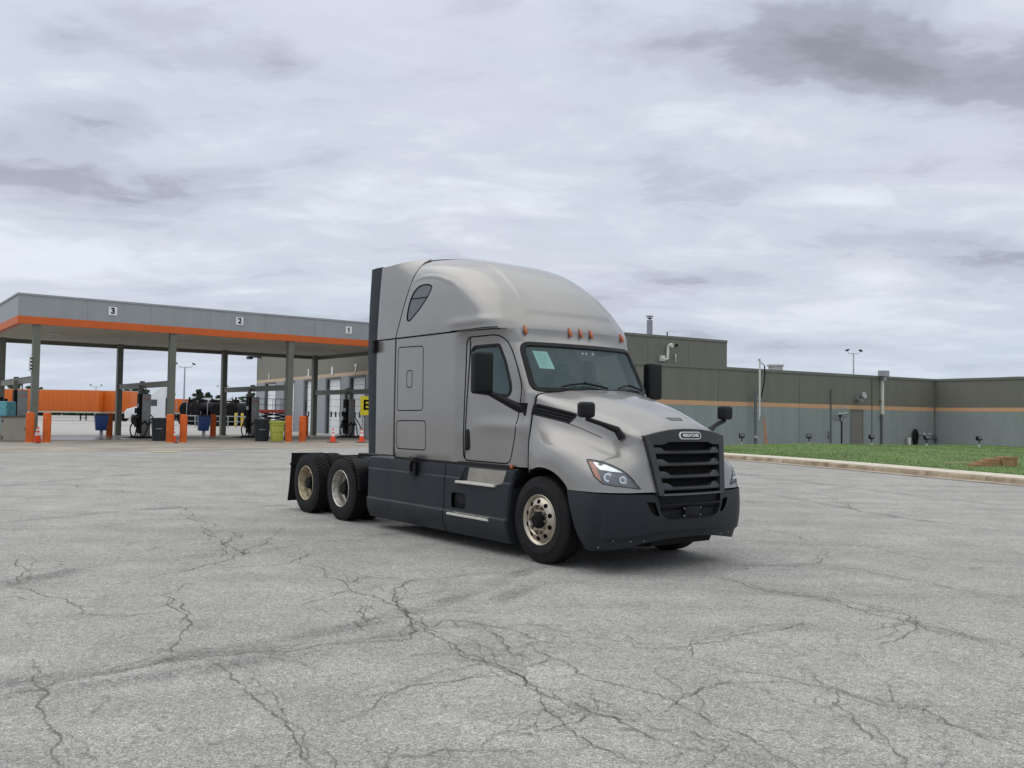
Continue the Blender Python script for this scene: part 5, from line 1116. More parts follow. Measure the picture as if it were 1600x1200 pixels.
# chimney and vent pipes on the near face
def tw(px, py): q = on_wall(px, py, NC, rdir); return (Vector((q.x, q.y))-NC).dot(rdir), q.z
cs_, _ = tw(1023, 520)
def tfix(name, M, s, n_, z, fn, parent=tall):
    m_ = MB(); fn(m_); m_.v = [wp(s+x, n_+y, z+zz) for x, y, zz in m_.v]; return m_.build(name, M, parent)
chn = tfix('chimney', mat('flue_steel', (.28, .29, .32), .35, .8, .15, 6), cs_, -.5, TH-.3, lambda m: (m.cyl((0, 0, 0), (0, 0, 1.28), .19, n=20), m.cyl((0, 0, .2), (0, 0, .30), .26, n=20), m.cyl((0, 0, 1.5), (0, 0, 1.56), .24, n=20), m.cyl((0, 0, 1.36), (0, 0, 1.42), .12, .22, 20), m.cyl((0, 0, 1.25), (0, 0, 1.5), .05)))
tfix('vent_stub', COPE, tw(1049, 524)[0], -.4, TH-.2, lambda m: (m.cyl((0, 0, 0), (0, 0, .5), .05),))
PV = mat('pvc_white', (.62, .62, .58), .5, 0, .1, 4)
s1_, z1_ = tw(1033, 560); s2_, z2_ = tw(1042, 541)
tfix('vent_box', PV, s1_, 0, z1_, lambda m: (m.box((0, .1, 0), (.34, .2, .36)), m.cyl((0, .2, 0), (0, .28, 0), .1)))
tfix('vent_pipe', PV, s1_, 0, z1_, lambda m: (m.tube([(.17, .15, -.03), (.34, .18, -.06), (.40, .18, .05), (.42, .18, .75), (.50, .2, .88), (.56, .34, .86)], .09, 10), m.cyl((.55, .30, .86), (.58, .42, .85), .15)))
tfix('vent_pipe', PV, tw(1054, 562)[0], 0, tw(1054, 566)[1], lambda m: (m.cyl((0, .1, 0), (0, .1, .3), .03), m.cyl((0, .1, .3), (0, .1, .52), .05)))
tfix('wall_port', BLACKP, tw(1056.5, 539.5)[0], 0, tw(1056.5, 539.5)[1], lambda m: (m.cyl((0, 0, 0), (0, .1, 0), .09),))

# ================================================================== FUEL CANOPY
A0 = gnd(56, 690); CA = Vector((A0.x, A0.y))
can = empty('fuel_canopy', (CA.x, CA.y, tz(CA.y)), 0, 'grey flat roofed fuel canopy with an orange stripe and lane numbers 3, 2 and 1', 'canopy')
def cp(s, l_, z=0): return (cdir.x*s+ldir.x*l_, cdir.y*s+ldir.y*l_, z)
def cslab(mb, s0, s1, l0, l1, z0, z1):
    vs = [cp(s, l_, z) for z in (z0, z1) for s, l_ in ((s0, l0), (s1, l0), (s1, l1), (s0, l1))]; return mb.add(vs, [(3, 2, 1, 0), (4, 5, 6, 7), (0, 1, 5, 4), (1, 2, 6, 5), (2, 3, 7, 6), (3, 0, 4, 7)])
GZ = .2; zu, zo, zt = 5.64-GZ, 5.99-GZ, 7.0-GZ
SE, SS = 19.6, -.93; sback = [on_wall(px, 640, CA+ldir*0, cdir) for px in (0,)]
# depth of the back row from the left sight line of its second column
p2 = CA+cdir*6.15; qb = on_line(187, p2, ldir); LBK = (qb-p2).dot(ldir)
LE = LBK+.9
m_ = MB(); cslab(m_, SS, SE, -.10, .1, zo, zt); cslab(m_, SS, SE, LE-.1, LE+.1, zo, zt); cslab(m_, SS, SS+.2, .1, LE-.1, zo, zt); cslab(m_, SE-.2, SE, .1, LE-.1, zo, zt); cslab(m_, SS-.02, SE+.02, -.13, -.10, zt-.05, zt+.04); cslab(m_, SS-.05, SS-.02, -.13, LE+.1, zt-.05, zt+.04); m_.build('fascia', FASCIA, can); m_ = MB()
for k in range(1, 7): cslab(m_, SS+2.93*k-.008, SS+2.93*k+.008, -.102, -.09, zo+.001, zt-.06)
m_.build('panel_seam', mat('seam_grey', (.17, .18, .19), .6), can)
m_ = MB(); cslab(m_, SS-.003, SE+.003, -.103, .1, zu, zo); cslab(m_, SS-.003, SS+.2, .1, LE-.1, zu, zo); cslab(m_, SE-.2, SE+.003, .1, LE-.1, zu, zo); cslab(m_, SS-.003, SE+.003, LE-.1, LE+.103, zu, zo); m_.build('orange_stripe', ORANGE, can)
m_ = MB(); cslab(m_, SS+.2, SE-.2, .1, LE-.1, zu+.02, zu+.12)
sof = m_.build('soffit', SOFFIT, can); m_ = MB(); cslab(m_, SS+.1, SE-.1, .0, LE, zt-.1, zt-.06); m_.build('roof_deck', COPE, can)
m_ = MB()
for k in range(26):
    l_ = .25+(LE-.5)*k/25; cslab(m_, SS+.2, SE-.2, l_-.012, l_+.012, zu+.01, zu+.02)
m_.build('soffit_rib', SOFFIT, can)
m_ = MB(); cslab(m_, SS+.05, SE-.05, LE-.35, LE-.10, zu-.20, zu+.01); m_.build('edge_beam', COLM, can)
m_ = MB(); cslab(m_, SE-.35, SE-.10, .2, LE-.35, zu-.20, zu+.01); m_.build('edge_beam', COLM, can)
cols_s = [-.1, 6.08, 12.40, 18.65]
for i, s_ in enumerate(cols_s):
    for l_ in (0.15, LBK):
        m_ = MB(); w = .17
        for dl in (-.16, .16): cslab(m_, s_-.15, s_+.15, l_+dl-.02, l_+dl+.02, 0, zu+.01)       # H-section column
        cslab(m_, s_-.02, s_+.02, l_-.14, l_+.14, 0, zu+.01); cslab(m_, s_-.15, s_-.13, l_-.14, l_+.14, 0, zu+.01); cslab(m_, s_+.13, s_+.15, l_-.14, l_+.14, 0, zu+.01)
        cslab(m_, s_-.22, s_+.22, l_-.22, l_+.22, -.03, .02); m_.build('column', COLM, can)
    m_ = MB(); cslab(m_, s_-.07, s_+.07, .33, LBK-.18, 2.95-GZ+.0, 3.22-GZ); cslab(m_, s_-.09, s_+.09, .33, LBK-.18, 3.22-GZ, 3.25-GZ); cslab(m_, s_-.10, s_+.10, LBK/2+.1, LBK/2+.4, 3.22-GZ, 3.34-GZ); m_.build('cross_beam', COLM, can)
Mc = Matrix(((cdir.x, 0, -ldir.x, 0), (cdir.y, 0, -ldir.y, 0), (0, 1, 0, 0), (0, 0, 0, 1)))
# Mc columns: text x along the front, text y up, text normal towards us
for px, py, ch in ((175.5, 486.5, '3'), (373.3, 502, '2'), (543.5, 516, '1')):
    q = on_wall(px, py, CA, cdir); s_ = (Vector((q.x, q.y))-CA).dot(cdir); m_ = MB(); cslab(m_, s_-.19, s_+.19, -.13, -.10, q.z-.20-GZ, q.z+.20-GZ); pl = m_.build('number_plate', WHITE, can)
    if ch == '1':
        m_ = MB(); o_ = [(.045, -.18), (.045, .19), (-.01, .19), (-.03, .14), (-.11, .105), (-.11, .045), (-.035, .06), (-.035, -.18)]; m_.v = [cp(s_+a*.75, l_, q.z-GZ+b*.78) for l_ in (-.145, -.131) for a, b in o_]; m_.f = [tuple(range(8)), tuple(range(15, 7, -1))]+[(k, (k+1) % 8, 8+(k+1) % 8, 8+k) for k in range(8)]; m_.sm = [False]*10; m_.build('lane_number', GAP, pl)
    else: text(ch, .39, 'lane_number', GAP, pl, Matrix.Translation(cp(s_, -.135, q.z-GZ)) @ Mc, .004, .015)
for s_ in (1.5, 4.6, 8.0, 10.8, 14.2, 17.0):
    m_ = MB(); cslab(m_, s_-.3, s_+.3, LBK*.45, LBK*.45+.6, zu-.05, zu+.019); m_.build('canopy_light', mat('light_housing', (.45, .45, .42), .5), can)
m_ = MB(); cslab(m_, -.36, -.28, -.10, .28, 3.45-GZ, 4.15-GZ); sg = m_.build('price_sign', mat('sign_white', (.66, .66, .64), .5), can); m_ = MB()
for k in range(4): cslab(m_, -.365, -.275, -.105, -.10, 3.52-GZ+.16*k, 3.60-GZ+.16*k)
m_.build('sign_print', BLACKP, sg)

# ---- fuel pumps
def pump_at(s_, l_): p = CA+cdir*s_+ldir*l_; return (p.x, p.y, tz(p.y))
def make_pump(lab):
    t = empty('fuel_pump', (0, 0, 0), .6521, lab, 'fuel pump', 'fuel pumps under the canopy')
    MB().box((.10, 0, 1.22), (.46, .50, 2.42)).build('cabinet', PUMPG, t, bevel=.02)
    MB().box((0, 0, .05), (1.1, .85, .10)).box((0, 0, .02), (1.9, 1.1, .04)).build('plinth', BLACK, t)
    m_ = MB().box((-.205, 0, 1.35), (.15, .46, 2.16)).box((-.34, 0, .85), (.14, .36, .5)); m_.build('dispenser_face', BLACK, t)
    MB().box((-.286, 0, 1.75), (.012, .34, .25)).build('display', GLASSD, t); MB().box((-.34, -.13, 1.5), (.14, .05, .3)).build('nozzle', BLACKP, t); MB().box((-.34, .15, 1.5), (.14, .05, .3)).build('nozzle', BLACKP, t)
    MB().box((-.2, 0, 2.65), (.16, .16, .55)).cyl((.1, 0, 2.4), (.1, 0, 2.8), .03).build('riser', COLM, t)
    MB().box((.10, -.255, 2.15), (.34, .01, .14)).build('header_label', mat('header_red', (.34, .20, .17), .6), t)
    for sx_ in (-1, 1):
        m_ = MB(); P = [(sx_*.30, -.1, 1.35), (sx_*.48, -.22, 1.1), (sx_*.74, -.32, .55), (sx_*.66, -.34, .16), (sx_*.50, -.34, .12), (sx_*.42, -.33, .5), (sx_*.36, -.31, .9), (sx_*.22, -.32, .72), (0.0, -.38, .95)]
        m_.tube([tuple(v) for v in cr1(np.array(P), 36)], .035, 8); m_.build('hose', RUBBER, t)
    m_ = MB(); P = [(-.3, -.35, 1.0), (-.25, -.45, .5), (-.42, -.5, .14), (-.1, -.5, .12), (.15, -.42, .6), (.3, -.35, 1.05)]; m_.tube([tuple(v) for v in cr1(np.array(P), 26)], .03, 8); m_.build('hose', RUBBER, t)
    return t
pk = make_pump('grey fuel pump under beam between columns of lane 2 and 3, beside the white semi')
def rowpos(i, px): s_ = cols_s[i]; P = CA+cdir*s_; q = on_line(px, P, ldir); return q
q = rowpos(1, 224); pk.location = (q.x, q.y, tz(q.y))
q = rowpos(2, 394); copy_tree(pk, (q.x, q.y, tz(q.y)), None, 'grey fuel pump beside the black and lime bins, right of lane number 2')
q = rowpos(3, 545); copy_tree(pk, (q.x, q.y, tz(q.y)), None, 'grey fuel pump between two cones, nearest the silver truck')
q = rowpos(0, 30); copy_tree(pk, (q.x, q.y, tz(q.y)), None, 'grey fuel pump behind the beige cabinet at the far left')
# ---- bollards
B0 = None
for px, py, lab in ((46, 693, 'orange bollard left of the cone by the leftmost canopy column'), (72.5, 693, 'orange bollard right of the cone by the leftmost canopy column'), (265, 693, 'orange bollard in front of the middle column, left of its cone'), (286, 693, 'orange bollard right of the cone by the middle column'),
                    (450.5, 692, 'orange bollard next to the lime cart, in front of the column'), (472, 692, 'orange bollard standing alone just right of the lime cart'), (170.5, 683.5, 'orange bollard behind the left blue bin'), (332.5, 683.5, 'orange bollard behind the right blue bin'), (477, 684, 'narrow orange bollard partly hidden behind the one right of the lime cart')):
    g = gnd(px, py)
    if B0 is None:
        B0 = empty('bollard', (g.x, g.y, tz(g.y)), 0, lab, 'bollard', 'orange bollards at the ends of the pump islands')
        MB().lathez([(.0, 1.37), (.10, 1.365), (.150, 1.34), (.168, 1.31), (.168, 0), (.20, 0)], (0, 0, 0)).build('sleeve', BOLL, B0); MB().lathez([(.185, .0), (.26, .0), (.26, .03), (.185, .05)], (0, 0, 0)).build('footing', CONC, B0)
    else: copy_tree(B0, (g.x, g.y, tz(g.y)), 0, lab)
# ---- cones
K1 = None
for px, py, lab in ((58.5, 692.5, 'orange traffic cone between the two leftmost bollards'), (270.5, 692, 'orange traffic cone between the middle pair of bollards'), (520, 691.5, 'orange traffic cone left of the rightmost fuel pump'), (565, 691.5, 'orange traffic cone right of the rightmost fuel pump, beside the truck')):
    g = gnd(px, py)
    if K1 is None:
        K1 = empty('traffic_cone', (g.x, g.y, tz(g.y)), .4, lab, 'traffic cone', 'traffic cones along the pump islands')
        MB().box((0, 0, .02), (.46, .46, .04)).build('base', mat('cone_base_black', (.03, .02, .02), .7), K1); MB().lathez([(.17, .04), (.155, .08), (.135, .20), (.04, .72), (.03, .73), (0, .73)], (0, 0, 0)).build('cone_body', CONE, K1)
        for za, zb in ((.34, .48), (.54, .64)): MB().lathez([(.135-.095*(z-.20)/.52+.004, z) for z in (za, zb)], (0, 0, 0)).build('reflective_collar', WHITE, K1)
    else: copy_tree(K1, (g.x, g.y, tz(g.y)), .4+rng.uniform(-.4, .4), lab)
def put(px, py): g = gnd(px, py); return (g.x, g.y, tz(g.y))
# ---- blue squeegee / towel bins
bb = empty('blue_bin', put(158, 684), .55, 'blue service bin on a stand left of the second back column', 'bin', 'blue service bins at the pump islands')
m_ = MB(); m_.prism([(-.28, .40), (.22, .40), (.35, 1.22), (-.36, 1.22)], -.26, .26); m_.build('hopper', BLUE, bb, bevel=.02); MB().prism([(-.38, 1.22), (.37, 1.22), (.30, 1.30), (-.34, 1.30)], -.28, .28).build('lid', mat('lid_navy', (.01, .02, .05), .5), bb); MB().box((0, 0, .20), (.16, .16, .42)).box((0, 0, .02), (.5, .5, .04)).build('stand', GALV, bb)
copy_tree(bb, put(318, 684), .55, 'blue service bin on a stand beside the third back column')
# ---- trash bins and the lime cart
def trash(px, py, lab):
    t = empty('trash_bin', put(px, py), .3, lab, 'trash bin'); MB().lathez([(.0, 0), (.34, 0), (.42, 1.05), (.45, 1.06), (.45, 1.12), (.42, 1.12)], (0, 0, 0), 24).build('bin_body', mat('bin_black', (.012, .014, .018), .5), t); MB().lathez([(.44, 1.12), (.42, 1.15), (.0, 1.17)], (0, 0, 0), 24).build('bag_liner', BLACKP, t); m_ = MB().box((0, -.42, .62), (.3, .03, .03)); m_.build('handle', GALV, t); return t
trash(249, 689, 'round black trash bin between the pump and the middle bollards')
trash(409, 689.5, 'round black trash bin touching the lime wheeled cart')
t = empty('wheeled_cart', put(432, 691), .45, 'lime yellow wheeled bin beside the black trash bin', 'wheeled bin')
m_ = MB(); m_.prism([(-.25, .06), (.25, .06), (.31, .98), (-.31, .98)], -.34, .34); m_.build('tub', LIME, t, bevel=.03); MB().box((0, 0, 1.03), (.68, .74, .10)).box((0, -.35, .92), (.62, .06, .08)).box((0, -.35, .55), (.56, .03, .04)).build('lid', LIME, t, bevel=.02)
for x in (-.0, .5): MB().cyl((x*.6+.18, -.37, .17), (x*.6+.18, -.31, .17), .17).build('wheel', RUBBER, t) if x else None
MB().tube([(.33, -.3, 1.0), (.41, -.3, 1.05), (.41, .3, 1.05), (.33, .3, 1.0)], .02).build('handle', LIME, t)
# ---- far left: beige cabinet and teal tank
t = empty('equipment_cabinet', put(26, 690.5), .25, 'low beige steel cabinet left of the leftmost bollards', 'cabinet')
MB().box((0, 0, .57), (1.16, .8, 1.14)).build('cabinet_body', CAB, t, bevel=.015); MB().prism([(-.60, 1.12), (.60, 1.16), (.60, 1.22), (-.60, 1.18)], -.46, .44).build('lid', mat('cabinet_lid', (.06, .06, .055), .5), t)
m_ = MB().box((-.5, -.405, .95), (.04, .02, .12)).box((-.5, -.405, .2), (.04, .02, .12)); m_.build('hinge', BLACK, t); MB().box((.05, -.403, .57), (1.0, .008, .98)).build('door', CAB, t); MB().box((.45, -.415, .6), (.03, .03, .16)).build('door_handle', BLACK, t)
t = empty('teal_tank', put(-6, 688), .1, 'teal plastic tote with dark fittings at the left edge', 'tank'); MB().box((0, 0, 1.0), (1.3, 1.0, 1.7)).build('tank_body', TEAL, t, bevel=.08); MB().cyl((.2, -.2, 1.85), (.2, -.2, 2.05), .12).cyl((.45, -.2, 1.85), (.45, -.2, 1.98), .08).build('cap', BLACK, t); MB().cyl((.45, -.52, .15), (.45, -.44, .15), .15).build('wheel', RUBBER, t); MB().box((0, 0, .09), (1.2, .9, .12)).build('pallet', BLACK, t)
# ---- yard things by the garage
YB = None
for px, py, lab in ((458.5, 673, 'yellow post between the columns, left of the red jug'), (482.5, 673, 'yellow post just right of the orange bollards'), (520.5, 674, 'yellow post behind the left one of the two pump cones'), (531, 674, 'yellow post leaning close to the rightmost fuel pump'), (558, 675, 'yellow post behind the stop sign'), (368, 667, 'yellow post in front of the parked tractors, left one'), (378, 667.5, 'yellow post in front of the parked tractors, right one')):
    g = gnd(px, py)
    if YB is None:
        YB = empty('yellow_post', (g.x, g.y, tz(g.y)), 0, lab, 'yellow post', 'yellow guard posts by the garage doors'); MB().lathez([(0, 1.42), (.1, 1.41), (.13, 1.36), (.13, 0)], (0, 0, 0), 16).build('sleeve', YELL, YB); MB().lathez([(.14, 0), (.2, 0), (.2, .03), (.14, .04)], (0, 0, 0), 12).build('footing', CONC, YB)
    else: copy_tree(YB, (g.x, g.y, tz(g.y)), 0, lab)
t = empty('stop_sign', put(561, 674), -.1, 'small round red sign on a thin post right of the rightmost pump', 'road sign'); MB().cyl((0, 0, 0), (0, 0, 2.3), .035).build('post', GALV, t); MB().prism([(.42*math.cos(a), 2.15+.42*math.sin(a)) for a in np.linspace(PI/8, 2*PI+PI/8, 9)[:-1]], -.02, .02).build('sign_face', mat('sign_back', (.30, .17, .15), .6), t)
g = at(577, 634, 52); t = empty('yellow_sign', (g.x, g.y, .2), -.1, 'yellow sign with black letters half hidden behind the truck', 'sign'); MB().box((0, 0, g.z-.2), (1.06, .05, 1.10)).build('sign_board', mat('sign_yellow', (.75, .62, .02), .5), t)
text('ES', .80, 'sign_lettering', GAP, t, Matrix.Translation((.02, -.035, g.z-.2+.02)) @ Matrix.Rotation(PI/2, 4, 'X'), .004, .02)
m_ = MB(); m_.cyl((-.4, .04, 0), (-.4, .04, g.z+.3), .03).cyl((.4, .04, 0), (.4, .04, g.z+.3), .03); m_.build('post', GALV, t)
t = empty('stock_cart', put(573.5, 678), -.1, 'wire stock cart on castors below the yellow sign', 'cart'); m_ = MB()
for z in (.2, .55, .9, 1.25): m_.box((0, 0, z), (.9, .5, .03)); 
for x in (-.44, .44):
    for y in (-.24, .24): m_.cyl((x, y, .15), (x, y, 1.35), .018, n=8)
m_.build('frame', GALV, t); m_ = MB()
for x in (-.4, .4): MB().cyl((x, -.26, .09), (x, -.2, .09), .09, n=14).build('wheel', RUBBER, t)
t = empty('fuel_jug', put(464.5, 674), .2, 'small red fuel jug on the ground between bollards', 'jug'); MB().box((0, 0, .27), (.46, .28, .52)).build('jug_body', mat('jug_red', (.45, .02, .02), .5), t, bevel=.06); MB().tube([(-.14, 0, .52), (-.1, 0, .64), (.08, 0, .64), (.12, 0, .52)], .03).cyl((.15, 0, .5), (.24, 0, .66), .04).build('jug_handle', mat('jug_red', (.45, .02, .02), .5), t)
# scissor lift
t = empty('scissor_lift', put(427, 673), .1, 'dark red scissor lift platform with rails by the garage doors', 'scissor lift'); MB().box((0, 0, 1.62), (2.7, 1.1, .26)).build('platform', REDM, t, bevel=.01); m_ = MB()
for z in (2.15, 2.65):
    for y in (-.52, .52): m_.beam((-1.3, y, z), (1.3, y, z), .04, .04)
for x in (-1.3, -.65, 0, .65, 1.3):
    for y in (-.52, .52): m_.beam((x, y, 1.7), (x, y, 2.66), .04, .04)
m_.build('guard_rail', mat('rail_dark', (.06, .05, .05), .5), t); MB().box((0, 0, .62), (2.2, .8, .5)).build('chassis', mat('lift_grey', (.14, .14, .15), .6), t); m_ = MB()
for y in (-.3, .3):
    m_.beam((-1, y, .9), (1, y, 1.2), .08, .1); m_.beam((-1, y, 1.2), (1, y, .9), .08, .1); m_.beam((-1, y, 1.2), (1, y, 1.5), .08, .1); m_.beam((-1, y, 1.5), (1, y, 1.2), .08, .1)
m_.build('scissor_arms', BLACK, t)
for x in (-.8, .8):
    for y in (-.42, .42): MB().cyl((x, y-.08, .28), (x, y+.08, .28), .28).build('wheel', RUBBER, t)

# ================================================================== YARD BEYOND: trailers, parked tractors, lamps, trees
def trailer(px0, px1, D, lab, col=TRAIL, ztop=4.1):
    a = at(px0, 640, D); b = at(px1, 640, D); Lt = (b-a).length; ang = math.atan2(b.y-a.y, b.x-a.x); t = empty('box_trailer', (a.x, a.y, .2), ang, lab, 'trailer', 'orange box trailers parked beyond the canopy')
    MB().box((Lt/2, 1.3, (ztop+1.28)/2), (Lt, 2.6, ztop-1.28)).build('box', col, t, bevel=.03); MB().box((Lt/2, 1.3, 1.16), (Lt, 2.55, .2)).build('bottom_rail', mat('rail_pale', (.5, .46, .38), .6), t); MB().box((Lt/2, 1.3, ztop+.02), (Lt, 2.5, .06)).build('roof_rail', mat('roof_rail_pale', (.6, .5, .45), .6), t)
    for x in (1.2, 2.5): 
        for y in (.25, 2.0): MB().cyl((x, y, .5), (x, y+.5, .5), .5, n=24).build('wheel', RUBBER, t)
    m_ = MB()
    for y in (.5, 2.1): m_.beam((Lt-2.6, y, 0.05), (Lt-2.6, y, 1.1), .14, .1)
    m_.beam((Lt-2.6, .5, .4), (Lt-2.6, 2.1, .4), .06, .06); m_.build('landing_gear', BLACK, t)
    m_ = MB(); k = int(Lt/.6)
    for i in range(1, k): m_.box((Lt*i/k, -.012, (ztop+1.28)/2), (.03, .012, ztop-1.4))
    m_.build('side_post', col, t); m_ = MB().box((Lt/2-1, .4, .85), (Lt*.4, .04, .5)); m_.build('side_skirt', BLACK, t); return t
trailer(-60, 153.5, 120, 'long orange box trailer seen under the left end of the canopy')
trailer(155.5, 203, 121.5, 'shorter orange box trailer behind the second back column')
trailer(246, 292, 140, 'distant low orange trailer right of the white semi', ztop=3.4)
trailer(203, 232, 150, 'distant orange trailer left of the white semi', ztop=3.9)
def parked(lab, group):
    t = empty('parked_tractor', (0, 0, 0), 0, lab, 'semi truck', group); PW = mat('fleet_white', (.72, .74, .76), .35, 0, .04, 2, coat=.3)
    o = [(-.45, 1.1), (-.45, 3.95), (.05, 3.9), (.55, 3.6), (1.05, 3.05), (1.25, 2.75), (1.9, 2.05), (3.3, 1.65), (3.5, 1.4), (3.5, .7), (2.9, .7), (2.8, 1.1), (1.9, 1.1), (1.7, .8), (1.5, .7), (-.45, .7)]
    MB().prism(o, -1.15, 1.15).build('cab_body', PW, t, bevel=.06); m_ = MB(); m_.prism([(.35, 2.0), (.35, 2.65), (.95, 2.65), (1.25, 2.0)], -1.17, -1.155).prism([(.35, 2.0), (.35, 2.65), (.95, 2.65), (1.25, 2.0)], 1.155, 1.17); m_.build('side_window', GLASSD, t)
    MB().add([(1.30, -1.0, 2.72), (1.30, 1.0, 2.72), (1.92, 1.0, 2.07), (1.92, -1.0, 2.07)], [(0, 1, 2, 3)]).build('windshield', GLASSD, t)
    MB().box((-.51, 0, 1.95), (.10, 1.9, 1.8)).build('cab_back', BLACK, t); MB().box((-2.9, 0, .95), (6.0, .9, .28)).box((-3.9, 0, 1.2), (1.0, .9, .1)).build('frame_rails', BLACK, t); MB().box((3.52, 0, 1.1), (.06, 1.3, .7)).build('grille', BLACK, t)
    MB().box((1.55, -1.35, 2.35), (.15, .25, .5)).box((1.55, 1.35, 2.35), (.15, .25, .5)).build('side_mirror', BLACK, t); MB().box((-3.0, 0, 1.9), (.12, .7, 1.5)).tube([(-.75, -.6, 1.0), (-.75, -.6, 3.4)], .09).build('exhaust_rack', BLACK, t)
    for x, y, w in ((2.35, -1.0, .3), (2.35, 1.0, .3), (-3.9, -.95, .6), (-3.9, .95, .6), (-5.2, -.95, .6), (-5.2, .95, .6)): MB().cyl((x, y-w/2, .51), (x, y+w/2, .51), .51, n=24).build('wheel', RUBBER, t)
    MB().box((-5.9, 0, .75), (.05, 2.3, .6)).build('mud_flap', RUBBER, t); return t
pt_ = parked('white semi tractor seen in profile facing left behind the fuel pump', None); g = at(263, 640, 92); pt_.location = (g.x-.5, g.y, .2); pt_.rotation_euler = (0, 0, PI+.12)
grp = 'parked fleet tractors in a row beyond the canopy'
ords = ['first', 'second', 'third', 'fourth', 'fifth', 'sixth', 'seventh', 'eighth']
for k, (px, D, rz_) in enumerate(((292, 172, .95), (305, 165, .9), (322, 160, 1.0), (338, 166, .85), (354, 158, .7), (369, 152, .35), (384, 160, .3), (397, 168, .6))):
    g = at(px, 640, D); c = copy_tree(pt_, (g.x, g.y, .2), rz_, '%s white tractor from the left in the row parked rear end towards us' % ords[k]); c['group'] = grp
def tank_trailer(px, D, rz, lab):
    g = at(px, 640, D); t = empty('tank_trailer', (g.x, g.y, .2), rz, lab, 'trailer', 'dark tank trailers parked in the yard')
    MB().cyl((0, 0, 1.75), (7, 0, 1.75), .80, n=28).cyl((-.15, 0, 1.75), (0, 0, 1.75), .6, .80, n=28).build('tank', mat('tank_dark', (.008, .007, .008), .6, 0, spec=.15), t); MB().box((3.5, 0, .95), (7.2, .9, .2)).box((-.2, 0, .8), (.15, 2.2, .3)).build('chassis', BLACK, t); MB().cyl((1, 0, 2.5), (1, 0, 2.85), .3).cyl((3.5, 0, 2.5), (3.5, 0, 2.85), .3).cyl((.1, -.5, 2.2), (.1, -.5, 3.1), .1).box((3.5, .5, 2.7), (6.5, .05, .05)).build('hatch', BLACK, t)
    for x in (.8, 2.1):
        for y in (-.9, .9): MB().cyl((x, y-.25, .5), (x, y+.25, .5), .5, n=20).build('wheel', RUBBER, t)
    MB().beam((-.28, -1.0, .2), (-.28, -1.0, 1.5), .05, .05).beam((-.28, .9, .3), (-.28, .9, 2.6), .06, .06).build('ladder', GALV, t)
for a in ((289, 100, 1.25, 'dark tank trailer just right of the second bollard pair, leftmost of the row'), (305, 98, 1.2, 'dark tank trailer above the right blue bin'), (324, 102, 1.35, 'dark tank trailer left of the third back column'), (338, 97, 1.3, 'dark tank trailer directly behind the third back column'), (361, 96, 1.3, 'dark tank trailer right of the third back column'), (379, 100, 1.2, 'dark tank trailer just left of the pump with the bins')): tank_trailer(*a)
# light poles
def pole(px, D, h_, lab, arms=True):
    g = at(px, 640, D); t = empty('light_pole', (g.x, g.y, .2), .3, lab, 'light pole', 'tall yard light poles')
    MB().cyl((0, 0, 0), (0, 0, h_), .13, .08, 10).build('pole', GALV, t); m_ = MB(); m_.beam((-.7, 0, h_-.05), (.7, 0, h_-.05), .07, .07); m_.beam((-.7, 0, h_-.05), (-.95, 0, h_+.28), .05, .05); m_.beam((.7, 0, h_-.05), (.95, 0, h_+.28), .05, .05); m_.build('cross_arm', GALV, t)
    for s_ in (-1, 1): m_ = MB().box((s_*1.05, -.1, h_+.38), (.38, .34, .18), M=Matrix.Rotation(s_*R(25), 3, 'Y')); m_.build('lamp_head', BLACKP, t)
    return t
pole(287, 112, 1.7+(643-576)*112/FPX, 'tall light pole between the second and third front columns'); pole(347, 190, 1.7+(644-608)*190/FPX, 'small distant light pole left of the third back column')
pole(149, 190, 1.7+(640.5-606)*190/FPX, 'small distant light pole above the orange trailers'); pole(1333.5, 118, 1.7+(658.6-554)*118/FPX, 'double headed light pole rising behind the right warehouse roof')
# a fence rail by the yard, tank trucks' dark bulk
g1, g2 = at(292, 655, 84), at(395, 655, 84); m_ = MB(); 
for k in range(9): p = g1.lerp(g2, k/8); m_.cyl((p.x, p.y, .2), (p.x, p.y, 1.35), .05, n=8)
m_.beam((g1.x, g1.y, 1.3), (g2.x, g2.y, 1.3), .08, .1); m_.beam((g1.x, g1.y, .8), (g2.x, g2.y, .8), .06, .06); tag(m_.build('guard_rail', GALV), 'grey pipe rail in front of the parked tractors', 'rail')
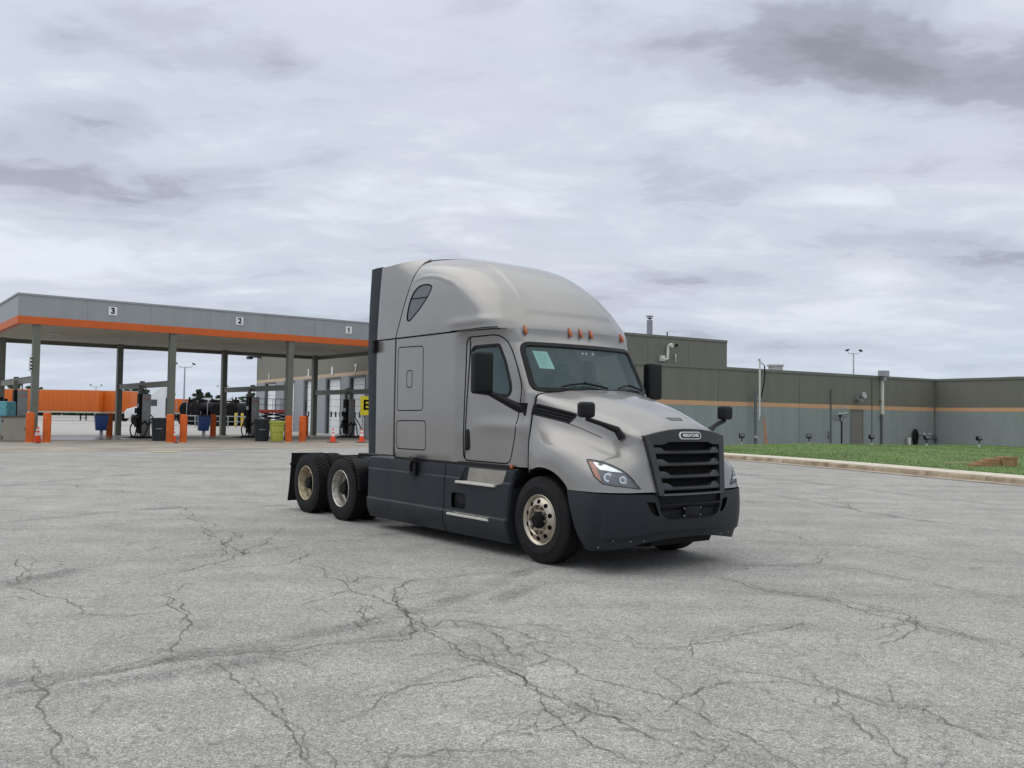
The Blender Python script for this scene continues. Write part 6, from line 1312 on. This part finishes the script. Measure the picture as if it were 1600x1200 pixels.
# trees
LEAFM = [mat('pine_needles_dark', (.032, .055, .030), .9, 0, .4, 1.5), mat('leaf_green', (.055, .095, .038), .9, 0, .4, 1.5)]
def tree(px, D, H, kind, lab, seed, group='trees beyond the yard'):
    r_ = np.random.default_rng(seed); g = at(px, 640, D); t = empty('pine_tree' if kind == 0 else 'leafy_tree', (g.x, g.y, .1), 0, lab, 'tree', group)
    m_ = MB(); m_.tube([(0, 0, 0), (r_.normal(0, .1), 0, H*.4), (r_.normal(0, .2), 0, H*.75), (0, 0, H*.97)], .22, 8, taper=[1, .8, .5, .15])
    cen = []
    nb = 16 if kind == 0 else 13
    for k in range(nb):
        z = H*(.22+.75*k/nb) if kind == 0 else H*r_.uniform(.4, .92); a = k*2.4+r_.uniform(-.4, .4); ext = H*(.26*(1-(z/H)**1.6)+.05) if kind == 0 else H*r_.uniform(.08, .27); e = (ext*math.cos(a), ext*math.sin(a), z+H*(.02 if kind == 0 else .04)); m_.tube([(0, 0, z-H*.06), (e[0]*.5, e[1]*.5, z-H*.01), e], .06, 5, taper=[1, .7, .3]); cen += [(np.array(e), H*.085), (np.array(e)*[.6, .6, 1], H*.085)]
    m_.build('trunk', BARK, t); V = []; 
    for c, rad in cen:
        n = 120; d = r_.normal(0, 1, (n, 3)); d /= np.linalg.norm(d, axis=1)[:, None]; p = c+d*rad*r_.uniform(.3, 1.1, (n, 1))*[1, 1, .6]; s = H*.013
        u = r_.normal(0, 1, (n, 3))*s; w = r_.normal(0, 1, (n, 3))*s; V.append(np.stack([p-u, p+w, p+u, p-w], 1).reshape(-1, 3))
    V = np.concatenate(V); m = len(V)//4; me = bpy.data.meshes.new('crown'); me.from_pydata(V.tolist(), [], [tuple(range(4*i, 4*i+4)) for i in range(m)]); me.materials.append(LEAFM[kind]); o = bpy.data.objects.new('crown', me); COL.objects.link(o); o.parent = t; return t
tt = [(207, 150, 6.0, 1, 'pale leafy tree just left of the white semi'), (222, 145, 5.6, 0, 'narrow dark tree between the trailer and the pump'), (262, 170, 5.2, 1, 'low green tree right of the white semi'), (310, 160, 5.6, 0, 'left tall pine above the parked tractors'), (325, 165, 5.2, 0, 'middle pine above the parked tractors'), (341, 170, 4.8, 0, 'pine touching the third back column on its left'),
      (362, 170, 4.8, 1, 'bushy tree right of the third back column'), (385, 160, 5.2, 1, 'bushy tree left of the garage building'), (20, 150, 6.2, 1, 'green tree top above the beige cabinet at the left'), (48, 150, 5.6, 1, 'small tree top beside the leftmost front column'), (-8, 150, 6.0, 0, 'dark tree at the left edge')]
for k, (px, D, H, kd_, lab) in enumerate(tt): tree(px, D, H, kd_, lab, 40+k)
def treeline():
    r_ = np.random.default_rng(3); V = []
    for k in range(900):
        x = r_.uniform(-260, -20); D = 235+r_.uniform(-8, 8); h = 2.3+1.6*abs(math.sin(x*.05+1))*abs(math.sin(x*.013))+r_.uniform(0, .8); n = 14; p = np.stack([x+r_.normal(0, 1.2, n), D+r_.normal(0, 1, n), h*r_.uniform(0, 1, n)**.7], 1); s = .5
        u = r_.normal(0, s, (n, 3)); w = r_.normal(0, s, (n, 3)); V.append(np.stack([p-u, p+w, p+u, p-w], 1).reshape(-1, 3))
    V = np.concatenate(V); m = len(V)//4; me = bpy.data.meshes.new('tree_line'); me.from_pydata(V.tolist(), [], [tuple(range(4*i, 4*i+4)) for i in range(m)]); me.materials.append(LEAFM[1]); o = bpy.data.objects.new('tree_line', me); COL.objects.link(o); tag(o, 'low far off tree line along the horizon', 'tree line', kind='stuff')
treeline()
